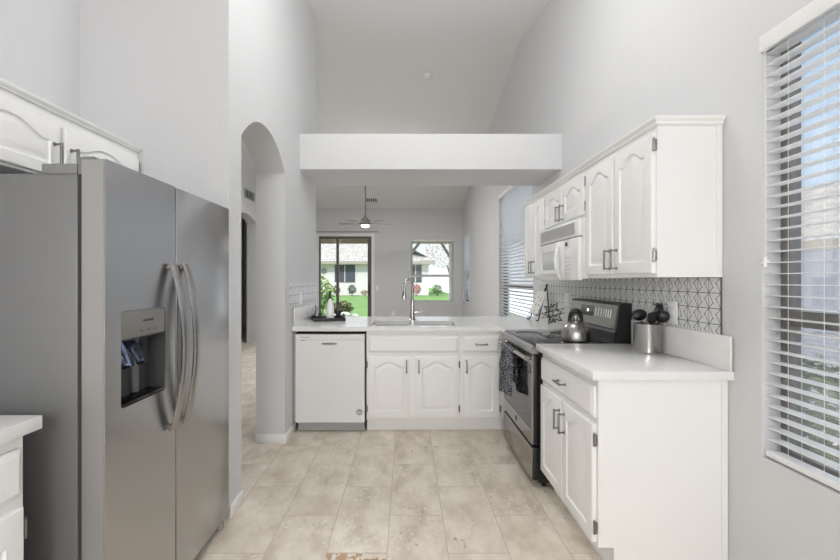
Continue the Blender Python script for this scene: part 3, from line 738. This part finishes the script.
for y in (dy0+.075, dy0+.155):
    M = Matrix.Translation((FX-.045, y, 1.06)) @ Matrix.Rotation(radians(-22), 4, 'Y')
    bm = bx(-.004, .004, -.030, .030, -.055, .05, bev=.003, M=M); link('paddle', bm, BLUEP, rc)
bm = tube(nb(), [(FX-.066, dy0+.165, 1.10), (FX-.066, dy0+.165, .90)], .016, 12); link('chute', bm, mat('recess_grey', (.14, .14, .145), .3), rc)
def text(name, body, size, loc, rot, m, parent, ext=.0004):
    c = bpy.data.curves.new(name, 'FONT'); c.body = body; c.size = size; c.extrude = ext; c.align_x = 'CENTER'; c.align_y = 'CENTER'
    c.materials.append(m); q = bpy.data.objects.new(name, c); C.objects.link(q); bpy.context.view_layer.update()
    me = bpy.data.meshes.new_from_object(q.evaluated_get(bpy.context.evaluated_depsgraph_get())); bpy.data.objects.remove(q)
    o = bpy.data.objects.new(name, me); C.objects.link(o); o.rotation_euler = rot
    o.parent = parent; o.location = Wm(parent).inverted() @ Vector(loc); return o
text('brand_lettering', 'FRIGIDAIRE', .0125, (FX-.0026, 1.531, 1.172), (pi/2, 0, pi/2), INK, cp)
bm = nb()
for y in (1.484, 1.524, 1.564): box(bm, FX-.0034, FX-.0024, y, y+.012, 1.134, 1.138)
link('key_marking', bm, INK, cp)
# bowed handles
for dr, yh in ((fd, 1.662), (d2, 1.752)):
    n_ = 26; z0_, z1_ = .715, 1.385; pts = []
    for i in range(n_+1):
        u = i/n_; pts.append((FX+.012+.052*sin(pi*u)**.75, yh, z0_+(z1_-z0_)*u))
    bm = nb(); tube(bm, pts, .0095, 14, flat=2.5, up=(1, 0, 0))
    for z in (z0_+.012, z1_-.012): tube(bm, [(FX, yh, z), (FX+.016, yh, z)], .011, 10)
    link('handle', bm, STEEL, dr)
# hinge cover
hc = link('hinge_cover', bx(-1.17, -1.055, fy0+.01, fy0+.11, 1.6605, 1.694, bev=.003), HINGE, r)
bm = nb(); box(bm, -1.054, -1.0, fy0+.012, fy0+.07, 1.6605, 1.668); box(bm, -1.034, -1.0, fy0+.006, fy0+.07, 1.7075, 1.7155); box(bm, -1.053, -1.034, fy0+.012, fy0+.05, 1.668, 1.7155)
link('hinge_bracket', bm, HINGE, r)

# ---------------------------------------------------------------- left near base cabinet, counter and upper cabinet over the refrigerator
r = thing('corner_cabinet', 'white base cabinet with drawers, standing just before the refrigerator', 'cabinet', (-1.118, .306, 0), pi/2)
base_carcass(r, .89, .66)
for a_ in (.015, .455):
    add_drawer(r, a_, a_+.42, .698, .838)
add_door(r, .015, .435, .137, .668, .405, .575)
add_door(r, .455, .875, .137, .668, .485, .575, hing=.884)
o = link('side_countertop', bx(XA+.002, -1.078, .28, 1.217, CT0, CT1, bev=.003), QUARTZ); tag(o, 'white countertop end beside the refrigerator', 'countertop')
r = thing('wall_cabinet', 'short white wall cabinet with two arched doors above the refrigerator', 'cabinet', (-1.477, 1.285, 0), pi/2, 'white wall cabinets')
upper_carcass(r, .972, .321, 1.742, 2.02)
add_door(r, .012, .442, 1.752, 1.975, .442-.028, 1.835, rise=.045, stile=.045)
add_door(r, .472, .955, 1.752, 1.975, .472+.028, 1.835, hing=.963, hzs=(.04, .04), rise=.045, stile=.045)
bm = crown_run(-1.477, 1.285, 2.258, 1, (False, False)); box(bm, XA+.002, -1.4775, 1.285, 2.258, 2.0405, 2.056)
bm.transform(Matrix.Translation((0, 0, -.012)))
for v in bm.verts: v.co.z = max(v.co.z, 2.0205)
struct('trim_2', bm, CAB, label='white crown moulding over the cabinet above the refrigerator', cat='moulding')

# ---------------------------------------------------------------- things on the counters
# kettle
kx, ky, kz = 1.136, 2.745, .9125
r = thing('kettle', 'stainless kettle with black arched handle on the range top', 'kettle', (kx, ky, kz))
link('body', lathe(nb(), [(0, 0), (.084, 0), (.091, .006), (.092, .03), (.088, .06), (.076, .095), (.055, .120), (.042, .127), (0, .129)], (kx, ky, kz), 36), STEEL, r)
l_ = link('lid', lathe(nb(), [(.041, .0), (.04, .005), (.025, .012), (.012, .014), (.011, .02), (.017, .026), (.015, .036), (0, .040)], (kx, ky, kz+.127), 24), STEEL, r)
bm = tube(nb(), [(kx+.030, ky+.065, kz+.07), (kx+.045, ky+.100, kz+.095), (kx+.053, ky+.118, kz+.122)], [.022, .017, .013], 12); link('spout', bm, STEEL, r)
pts = []
for i in range(17):
    th = pi*(.06+.88*i/16); pts.append((kx-.038*cos(th), ky+.012*cos(th), kz+.108+.092*sin(th)**.8))
link('handle', tube(nb(), pts, [.010+.009*sin(pi*i/16) for i in range(17)], 10, flat=1.25), BLACK, r)
# crock
cx, cyy, cz = 1.342, 2.275, CT1+.0005
r = thing('utensil_crock', 'brushed steel utensil crock on the white counter', 'crock', (cx, cyy, cz))
link('canister', lathe(nb(), [(0, 0), (.067, 0), (.070, .004), (.070, .155), (.0712, .158), (.068, .159), (.0665, .155), (.0665, .006), (0, .006)], (cx, cyy, cz), 40), STEEL, r)
def utensil(name, label, dx, dy, lean, head, zl):
    b0 = Vector((cx-dx*.55, cyy-dy*.55, cz+.010)); t0 = Vector((cx+dx, cyy+dy, cz+zl))
    r = thing(name, label, 'utensil', b0, 0, 'black utensils in the crock')
    link('shaft', tube(nb(), [b0, b0.lerp(t0, .7), t0], [.005, .006, .006], 8), BLACK, r)
    link('head', head(t0, (t0-b0).normalized()), BLACK, r)
def frame_at(p, d, face=(0, -1, 0)):
    z = d.normalized(); y = Vector(face); y = (y - z*y.dot(z)).normalized(); x = y.cross(z)
    M = Matrix((x, y, z)).transposed().to_4x4(); M.translation = p; return M
def spoon(p, d):
    M = frame_at(p, d); bm = nb(); rings = []
    for dpt in (0.004, -.002):
        pass
    R = [(.0, .038), (.5, .036), (.8, .026), (1, .0)]
    t = nb(); lathe(t, [(0, -.012), (.018, -.010), (.033, -.002), (.038, .004), (.036, .006), (.030, .001), (.016, -.006), (0, -.008)], n=24)
    t.transform(Matrix.Diagonal((1.12, .85, 1, 1))); t.transform(Matrix.Rotation(pi/2, 4, 'X')); t.transform(Matrix.Translation((0, .0, .036)))
    merge(bm, t, M); return bm
def turner(p, d):
    M = frame_at(p, d, (.25, -1, 0)); bm = nb(); t = slab(nb(), [(-.012, -.006), (.012, -.006), (.033, .02), (.036, .062), (.028, .068), (-.028, .068), (-.036, .062), (-.033, .02)], [], -.003, .003, 'XZ'); merge(bm, t, M); return bm
def pasta(p, d):
    M = frame_at(p, d); bm = nb(); t = nb(); lathe(t, [(0, -.010), (.02, -.008), (.03, .0), (.028, .004), (.015, -.004), (0, -.005)], n=20)
    t.transform(Matrix.Diagonal((1, 1.3, 1, 1))); t.transform(Matrix.Rotation(pi/2, 4, 'X')); t.transform(Matrix.Translation((0, 0, .034)))
    for k in range(7):
        a_ = -.9+k*.3; x, z = .030*sin(a_)*1.05, .034+.038*cos(a_)
        tube(t, [(x*.8, .004, z-.006), (x, -.006, z), (x*1.15, -.022, z+.006)], [.005, .0045, .0025], 6)
    merge(bm, t, M); return bm
def ladle(p, d):
    M = frame_at(p, d); bm = nb(); t = nb(); lathe(t, [(0, -.03), (.02, -.026), (.034, -.012), (.038, .004), (.035, .004), (.030, -.010), (.016, -.022), (0, -.025)], n=22)
    t.transform(Matrix.Rotation(radians(70), 4, 'X')); t.transform(Matrix.Translation((0, 0, .018))); merge(bm, t, M); return bm
utensil('serving_spoon', 'black oval serving spoon leaning out of the crock toward the range', -.022, .020, 0, spoon, .170)
utensil('turner', 'black flat turner in the middle of the crock', -.010, -.050, 0, turner, .168)
utensil('pasta_server', 'black toothed pasta server, tallest in the crock', .053, .004, 0, pasta, .196)
utensil('ladle', 'black round ladle at the wall side of the crock', .044, -.040, 0, ladle, .184)
# easel with card
ex, ey, ez = 1.335, 4.12, CT1+.0005
r = thing('tabletop_easel', 'small black metal easel by the backsplash, holding a pale card', 'easel', (ex, ey, ez))
ap_ = Vector((1.395, 4.06, ez+.345)); f1 = Vector((1.255, 4.17, ez+.004)); f2 = Vector((1.285, 3.985, ez+.004)); bk = Vector((1.408, 4.03, ez+.004))
for p in (f1, f2): link('front_leg', tube(nb(), [p, ap_], .006, 7), BLACK, r)
link('rear_leg', tube(nb(), [bk, ap_], .0055, 7), BLACK, r)
c1, c2 = f1.lerp(ap_, .18), f2.lerp(ap_, .18)
bm = tube(nb(), [c1, c2], .004, 7)
out = Vector((-.030, 0, -.012)); up_ = Vector((-.008, 0, .018))
for c_ in (c1, c2): tube(bm, [c_, c_+out, c_+out+up_], .004, 7)
link('ledge', bm, BLACK, r)
bm = lathe(nb(), [(0, -.012), (.010, -.006), (.012, .004), (.006, .014), (0, .018)], ap_, 12); link('finial', bm, BLACK, r)
bm = tube(nb(), [f1, f1+Vector((-.016, 0, -.001)), f1+Vector((-.022, 0, .010))], .006, 7); tube(bm, [f2, f2+Vector((-.016, 0, -.001)), f2+Vector((-.022, 0, .010))], .006, 7); link('foot', bm, BLACK, r)
# card lies against the front legs
mid = (c1+c2)/2+out*.55; upv = (ap_-(f1+f2)/2).normalized(); al = (f2-f1).normalized(); nn = al.cross(upv).normalized()
if nn.x > 0: nn = -nn
o0 = mid + nn*.004 + Vector((0, 0, .006))
P = [o0-al*.088, o0+al*.088, o0+al*.088+upv*.235, o0-al*.088+upv*.235]
bm = nb(); A = [bm.verts.new(p) for p in P]; B_ = [bm.verts.new(p+nn*.008) for p in P]
bm.faces.new(A); bm.faces.new(list(reversed(B_)))
for k in range(4): bm.faces.new((A[k], A[(k+1) % 4], B_[(k+1) % 4], B_[k]))
o = link('display_card', bm, PRINT, smooth=0); tag(o, 'pale printed card propped on the small black easel', 'card')
# wire star
sx_, sy_, sz_ = 1.305, 3.64, CT1+.104
r = thing('wire_star', 'dark wire star ornament between the easel and the kettle', 'ornament', (sx_, sy_, CT1))
rs = random.Random(3); ph = (1+5**.5)/2
ico = [Vector(v).normalized() for v in [(0, 1, ph), (0, -1, ph), (0, 1, -ph), (0, -1, -ph), (1, ph, 0), (-1, ph, 0), (1, -ph, 0), (-1, -ph, 0), (ph, 0, 1), (-ph, 0, 1), (ph, 0, -1), (-ph, 0, -1)]]
c_ = Vector((sx_, sy_, sz_)); ml = 2/((1+ph*ph)**.5)*1.02
faces = [(i, j, k) for i in range(12) for j in range(i) for k in range(j) if all((ico[a_]-ico[b_]).length < ml for a_, b_ in ((i, j), (j, k), (i, k)))]
Rm = Matrix.Rotation(.3, 3, 'X') @ Matrix.Rotation(.4, 3, 'Z')
for i, j, k in faces:
    tip = ((ico[i]+ico[j]+ico[k])/3).normalized()
    bm = nb(); T_ = c_+(Rm @ tip)*.104
    for q in (i, j, k): tube(bm, [c_+(Rm @ ico[q])*.050, T_], .0025, 5)
    link('wire_point', bm, BLACK_M, r)
# tray group
tx, ty, tz = -.775, 4.10, CT1+.0005
ang = radians(16)
r = thing('serving_tray', 'black square tray on the peninsula against the wall', 'tray', (tx, ty, tz), ang)
hs_ = .155
link('tray_base', bx(-hs_, hs_, -hs_*.85, hs_*.85, 0, .008, bev=.003), BLACK, r, True)
bm = nb(); slab(bm, rect(-hs_, hs_, -hs_*.85, hs_*.85), [rect(-hs_+.010, hs_-.010, -hs_*.85+.010, hs_*.85-.010)], .0085, .03, 'XY'); link('tray_rim', bm, BLACK, r, True, smooth=0)
for s_ in (-1, 1):
    pts = [(s_*(hs_-.004), -.055, .030), (s_*(hs_-.004), -.048, .050), (s_*(hs_-.004), 0, .060), (s_*(hs_-.004), .048, .050), (s_*(hs_-.004), .055, .030)]
    link('tray_handle', tube(nb(), pts, .005, 8), BLACK, r, True)
TM = Matrix.Translation((tx, ty, tz)) @ Matrix.Rotation(ang, 4, 'Z')
def on_tray(x, y): return TM @ Vector((x, y, .0085))
p = on_tray(.01, -.06)
o = link('white_bottle', lathe(nb(), [(0, 0), (.036, 0), (.040, .006), (.041, .05), (.038, .11), (.030, .16), (.019, .195), (.010, .208), (0, .210)], p, 28), CERAM); tag(o, 'smooth white tapered vase on the black tray', 'vase')
p = on_tray(.02, .08)
r2 = thing('soap_bottle', 'tall black bottle standing behind the white vase', 'bottle', p)
link('bottle_body', lathe(nb(), [(0, 0), (.027, 0), (.029, .004), (.029, .18), (.022, .20), (.011, .215), (.010, .25), (0, .25)], p, 20), BLACK, r2)
link('bottle_cap', lathe(nb(), [(.0115, .245), (.0115, .275), (0, .276)], p, 16), BLACK_M, r2)
p = on_tray(.095, -.01)
o = link('black_canister', lathe(nb(), [(0, 0), (.024, 0), (.026, .003), (.026, .085), (.023, .09), (0, .091)], p, 20), BLACK); tag(o, 'small black canister beside the white vase on the tray', 'canister')
p = on_tray(-.10, .05)
r2 = thing('glass_jug', 'clear glass jug at the wall end of the black tray', 'jug', p)
link('jug_body', lathe(nb(), [(0, 0), (.030, 0), (.036, .01), (.038, .05), (.026, .09), (.022, .11), (.030, .135), (.028, .135), (.020, .11), (.024, .09), (.035, .05), (.033, .012), (0, .006)], p, 24), CLEAR, r2)
link('jug_handle', tube(nb(), [(p.x-.028, p.y, p.z+.12), (p.x-.055, p.y, p.z+.10), (p.x-.058, p.y, p.z+.06), (p.x-.037, p.y, p.z+.04)], .004, 8), CLEAR, r2)
p = on_tray(-.075, -.075)
r2 = thing('glass_tumbler', 'low clear glass at the front of the black tray', 'glass', p)
link('tumbler_body', lathe(nb(), [(0, 0), (.026, 0), (.030, .004), (.032, .065), (.030, .065), (.028, .006), (0, .005)], p, 24), CLEAR, r2)

# ---------------------------------------------------------------- outlets, switches, vents, detector, fan
def outlet(label, loc, rz, w_=.075, h_=.118, switch=False, dbl=False):
    r = thing('wall_switch' if switch else 'wall_outlet', label, 'switch' if switch else 'outlet', loc, rz)
    link('plate', bx(-w_/2, w_/2, -.006, -.0003, -h_/2, h_/2, bev=.002), CERAM, r, True)
    if switch: link('rocker', bx(-.016, .016, -.010, -.0062, -.032, .032, bev=.002), TRIM, r, True)
    else:
        for z in (-.022, .022): link('socket', bx(-.015, .015, -.008, -.0062, z-.014, z+.014, bev=.003), TRIM, r, True)
    return r
outlet('white outlet on the tiles beside the utensil crock', (XR-.008, 2.19, 1.145), -pi/2)
outlet('white outlet on the tiles behind the wire star', (XR-.008, 3.62, 1.145), -pi/2)
outlet('white outlet on the small tile panel by the arch wall', (XL+.008, 3.77, 1.150), pi/2)
outlet('white light switch beside the sliding door', (-.735, YB, 1.11), 0, switch=True)
outlet('white outlet low on the far wall behind the faucet', (-.33, YB, .46), 0)
outlet('white light switch on the hall wall', (HX, 8.84, 1.10), pi/2, switch=True)
def vent(label, loc, rot, w_, h_, dark=True, n_=6):
    r = thing('air_vent', label, 'vent', loc); r.rotation_euler = rot
    bm = nb(); slab(bm, rect(-w_/2, w_/2, -h_/2, h_/2), [rect(-w_/2+.02, w_/2-.02, -h_/2+.02, h_/2-.02)], -.012, -.001, 'XZ'); link('vent_frame', bm, TRIM if not dark else GREYP, r, True, smooth=0)
    link('vent_backing', bx(-w_/2+.018, w_/2-.018, -.003, -.001, -h_/2+.018, h_/2-.018), VENTD, r, True)
    bm = nb()
    for i in range(n_):
        x = -w_/2+.02+(w_-.04)*(i+.5)/n_; box(bm, x-.006, x+.006, -.010, -.0035, -h_/2+.02, h_/2-.02)
    link('louvres', bm, GREYP if dark else TRIM, r, True)
vent('grey air vent high on the hall wall above the small doorway', (HX, 8.22, 3.02), (0, 0, pi/2), .50, .19, n_=4)
yv = 9.98; vent('small air register in the living room ceiling by the fan', (-.84, yv, zc(yv)), (pi/2-math.atan(SL), 0, 0), .34, .26, dark=False)
yd = 5.80
r = thing('smoke_detector', 'round white smoke detector on the far ceiling slope', 'smoke detector', (.31, yd, zc(yd))); r.rotation_euler = (-math.atan(SL), 0, 0)
bd = link('housing', lathe(nb(), [(0, -.034), (.045, -.034), (.055, -.028), (.066, -.012), (.070, -.001), (0, -.001)], n=32), CEIL, r, True)
bm = nb(); tube(bm, [(.058*cos(a_), .058*sin(a_), -.024) for a_ in [i*2*pi/32 for i in range(32)]], .003, 5, closed=True); link('sensor_slot', bm, TOE, r, True)
# ceiling fan
FXc, FYc, FZ = -.853, 8.6, 2.50
r = thing('ceiling_fan', 'grey five-blade ceiling fan with a lit globe on a long rod', 'fan', (FXc, FYc, FZ))
zt_ = zc(FYc)
link('canopy', lathe(nb(), [(0, 0), (.065, 0), (.06, -.04), (.02, -.07), (0, -.07)], (FXc, FYc, zt_+.012), 20), NICKEL, r)
link('downrod', tube(nb(), [(FXc, FYc, FZ+.14), (FXc, FYc, zt_-.02)], .013, 10), NICKEL, r)
link('motor', lathe(nb(), [(0, .17), (.022, .17), (.03, .14), (.075, .09), (.098, .07), (.102, -.01), (.088, -.03), (0, -.03)], (FXc, FYc, FZ), 28), NICKEL, r)
lg = link('globe', lathe(nb(), [(.086, -.031), (.088, -.04), (.075, -.062), (.04, -.076), (0, -.08)], (FXc, FYc, FZ), 24), LAMPM, r)
for k in range(5):
    th = radians(22+72*k); M = Matrix.Translation((FXc, FYc, FZ+.015)) @ Matrix.Rotation(th, 4, 'Z') @ Matrix.Rotation(radians(9), 4, 'X')
    bm = nb(); t_ = slab(nb(), [(.10, -.045), (.30, -.06), (.56, -.068), (.58, -.05), (.58, .05), (.56, .068), (.30, .06), (.10, .045)], [], -.004, .004, 'XY'); merge(bm, t_, M)
    bl = link('blade', bm, BLADE, r)
    bm = bx(.07, .16, -.02, .02, -.010, -.0045, M=M); link('blade_arm', bm, NICKEL, bl)
# ---------------------------------------------------------------- outside
o = struct('lawn', bx(-60, 4.6, YB+T, 90, -.40, -.10), GRASS, label='mown green lawn behind the house', cat='lawn')
o['kind'] = 'stuff'
struct('terrain', box(bx(XR+T, 60, -20, YB+T-.01, -.40, -.10), 4.61, 60, YB+T, 90, -.40, -.10), PATIO, label='side yard ground', cat='ground')
struct('path', bx(-6, 5, YB+T, YB+2.4, -.099, -.03), PATIO, label='concrete patio outside the sliding door', cat='patio')
# patio cover
r = thing('patio_cover', 'tan patio cover over the sliding door and far window', 'patio cover', (0, YB+2.2, 0))
link('cover_roof', bx(-6, 4, YB+T+.02, YB+2.5, 2.62, 2.72), WOOD, r)
link('cover_beam', bx(-6, 4, YB+2.35, YB+2.5, 2.47, 2.62), WOOD, r)
link('post', bx(1.36, 1.48, YB+2.36, YB+2.49, -.10, 2.47), STUCCO, r)
link('post', bx(-4.6, -4.48, YB+2.36, YB+2.49, -.10, 2.47), STUCCO, r)
for xa_, xb_ in ((1.38, 1.12), (.12, .42)):
    bm = tube(nb(), [(xa_, YB+2.42, 2.05 if xa_ > 1 else 2.1), (xb_, YB+2.42, 2.48)], .045, 4); link('brace', bm, FASCIA, r)
# neighbouring house across the lawn
HYY = 38.0
r = thing('neighbour_house', 'white stucco house with pale tiled roof across the lawn', 'house', (-6, HYY, -.1))
link('wall', bx(-16, 2.1, HYY, HYY+9, -.1, 2.85), STUCCO, r)
def tiled_roof(xa, xb, ya, yb, za, zb, hip):
    bm = nb(); pit = .33; nx = int((xb-xa)/pit*6); ny = 14; G = []
    for j in range(ny+1):
        v = j/ny; row = []
        for i in range(nx+1):
            x = xa+(xb-xa)*i/nx; xm = xb-hip*v; xx = min(x, xm)
            row.append(bm.verts.new((xx, ya+(yb-ya)*v, za+(zb-za)*v + .055*abs(sin(pi*x/pit)) + .02*((j % 2)))))
        G.append(row)
    for j in range(ny):
        for i in range(nx): bm.faces.new((G[j][i], G[j][i+1], G[j+1][i+1], G[j+1][i]))
    return bm
link('roof', tiled_roof(-17, 2.7, HYY-.6, HYY+5, 3.05, 5.6, 4.5), ROOF, r, smooth=0)
link('hip_roof', slab(nb(), [(2.7, 3.05), (2.7, 3.06), (-1.8, 5.6), (-1.8, 5.5)], [], HYY+.2, HYY+9.5, 'XZ'), ROOF, r)
link('fascia', bx(-17, 2.68, HYY-.62, HYY-.55, 2.78, 3.06), FASCIA, r)
link('soffit', bx(-17, 2.68, HYY-.55, HYY-.01, 2.86, 2.90), FASCIA, r)
for xa, xb in ((-6.6, -4.72), (.30, 1.45)):
    wv = link('window', bx(xa, xb, HYY-.05, HYY-.005, 1.12, 2.72), SCREEN, r)
    m_ = (xa+xb)/2; link('mullion', bx(m_-.035, m_+.035, HYY-.07, HYY-.051, 1.12, 2.72), STUCCO, wv)
rs = random.Random(11)
r = thing('wall_sunburst', 'dark metal sunburst hung on the neighbouring house wall', 'wall ornament', (-7.6, HYY-.05, 2.15))
bm = nb(); tube(bm, [(-7.6+.12*cos(a_), HYY-.04, 2.15+.12*sin(a_)) for a_ in [i*2*pi/16 for i in range(16)]], .03, 5, closed=True); link('ring', bm, BRONZE, r)
for k in range(10):
    a_ = k*2*pi/10; link('ray', tube(nb(), [(-7.6+.13*cos(a_), HYY-.04, 2.15+.13*sin(a_)), (-7.6+.36*cos(a_), HYY-.04, 2.15+.36*sin(a_))], [.035, .012], 5), BRONZE, r)
def shrub(label, c, rx, ry, h, m, n=420, leaf=.07, name='shrub', stem=True):
    r = thing(name, label, 'shrub', (c[0], c[1], c[2]))
    bm = nb()
    for i in range(n):
        th = rs.uniform(0, 2*pi); v = rs.uniform(-.85, 1); rr = (1-v*v)**.5; k = rs.uniform(.55, 1.02)
        p = Vector((c[0]+rx*rr*k*cos(th), c[1]+ry*rr*k*sin(th), c[2]+h*(.54+.46*v*k)))
        s = leaf*rs.uniform(.6, 1.4); R = Matrix.Rotation(rs.uniform(0, 6.28), 3, 'Z') @ Matrix.Rotation(rs.uniform(-1.2, 1.2), 3, 'X') @ Matrix.Rotation(rs.uniform(-1, 1), 3, 'Y')
        q = [R @ Vector(u) for u in ((-s*.5, 0, 0), (0, -s*.35, .1*s), (s*.6, 0, 0), (0, s*.35, .1*s))]
        bm.faces.new([bm.verts.new(p+u) for u in q])
    link('foliage', bm, m, r, smooth=0)
    if stem:
        bm = nb()
        for k in range(4):
            a_ = k*1.6; tube(bm, [(c[0]+.02*cos(a_), c[1]+.02*sin(a_), c[2]), (c[0]+rx*.5*cos(a_), c[1]+ry*.5*sin(a_), c[2]+h*.7)], [.03*rx+.008, .006], 5)
        link('stem', bm, BARK, r)
    return r
shrub('bright yellow-green shrub just outside the sliding door', (-3.05, 14.6, -.098), .5, .5, 1.55, LEAF, 900, .10)
shrub('low olive grassy plant near the sliding door', (-2.42, 15.6, -.098), .42, .4, .62, mat('leaf_olive', (.16, .18, .07), .7, var=.3), 500, .12)
shrub('round grey-green shrub below the neighbour window', (-4.85, 36.8, -.098), .40, .38, 1.02, LEAFD, 420, .11)
shrub('loose grey-green shrub near the sunburst side of the house', (-6.25, 36.8, -.098), .36, .36, .98, LEAFD, 300, .11)
shrub('small flowering plant at the house wall', (-3.7, 36.6, -.098), .35, .3, .55, mat('leaf_pinkish', (.30, .22, .12), .7, var=.5, vscale=12), 220, .09)
shrub('red flowering shrub against the house below the dark window', (.92, 36.6, -.098), .42, .4, 1.05, LEAFR, 380, .11)
shrub('boxy green shrub beside the house corner', (2.75, 36.0, -.098), .50, .45, 1.05, mat('leaf_mid', (.13, .21, .07), .6, var=.3), 480, .11)
shrub('broad green hedge plant under the near side window', (2.9, 2.4, -.098), .45, 1.3, .92, LEAFD, 2600, .07)
# pale tree beyond the house corner
r = thing('blossom_tree', 'pale blossoming tree behind the house corner', 'tree', (5.2, 46, -.1))
link('trunk', tube(nb(), [(5.2, 46, -.1), (5.1, 46, 1.6), (4.6, 46, 3.0)], [.22, .16, .08], 8), BARK, r)
bm = nb()
for i in range(1500):
    th = rs.uniform(0, 2*pi); v = rs.uniform(-1, 1); rr = (1-v*v)**.5; k = rs.uniform(.3, 1)**.5
    p = Vector((4.4+2.6*rr*k*cos(th), 46+2*rr*k*sin(th), 4.6+2.0*v*k)); s = .22
    R = Matrix.Rotation(rs.uniform(0, 6.28), 3, 'Z') @ Matrix.Rotation(rs.uniform(-1.4, 1.4), 3, 'X')
    bm.faces.new([bm.verts.new(p+R @ Vector(u)) for u in ((-s*.5, 0, 0), (0, -s*.4, 0), (s*.5, 0, 0), (0, s*.4, 0))])
link('crown', bm, mat('blossom', (.62, .55, .48), .8, var=.25), r, smooth=0)
# white rocks by the door
for i, (x, y, s_) in enumerate(((-2.20, 14.9, .16), (-2.60, 14.8, .12), (-1.86, 15.0, .11))):
    bm = nb(); bmesh.ops.create_icosphere(bm, subdivisions=2, radius=s_)
    for v in bm.verts: v.co = Vector((v.co.x*1.2, v.co.y, v.co.z*.75))*(1+rs.uniform(-.12, .12)) + Vector((x, y, -.095+s_*.9))
    o = link('rock', bm, mat('pale_rock', (.75, .73, .68), .9, var=.1), smooth=60)
    tag(o, 'pale garden rock outside the sliding door', 'rock', 'pale rocks outside the sliding door')
# side yard: block wall and the next house's roof
o = struct('wall_boundary', bx(3.9, 4.1, -8, 10.6, -.099, 1.60), BLOCK, label='grey block boundary wall outside the near window', cat='wall')
r = thing('side_house', 'neighbouring house with pale tiled roof beyond the block wall', 'house', (12, 8, -.1))
link('wall', bx(10.2, 18, -2, 20, -.1, 2.25), mat('stucco_grey', (.55, .56, .60), .9), r)
t_ = tiled_roof(-20, 2.6, 0, 5, 2.25, 4.6, 0); t_.transform(Matrix.Translation((9.6, 0, 0)) @ Matrix.Rotation(-pi/2, 4, 'Z')); link('roof', t_, ROOF, r, smooth=0)
link('fascia', bx(9.58, 9.66, -2.6, 20, 2.02, 2.26), FASCIA, r)
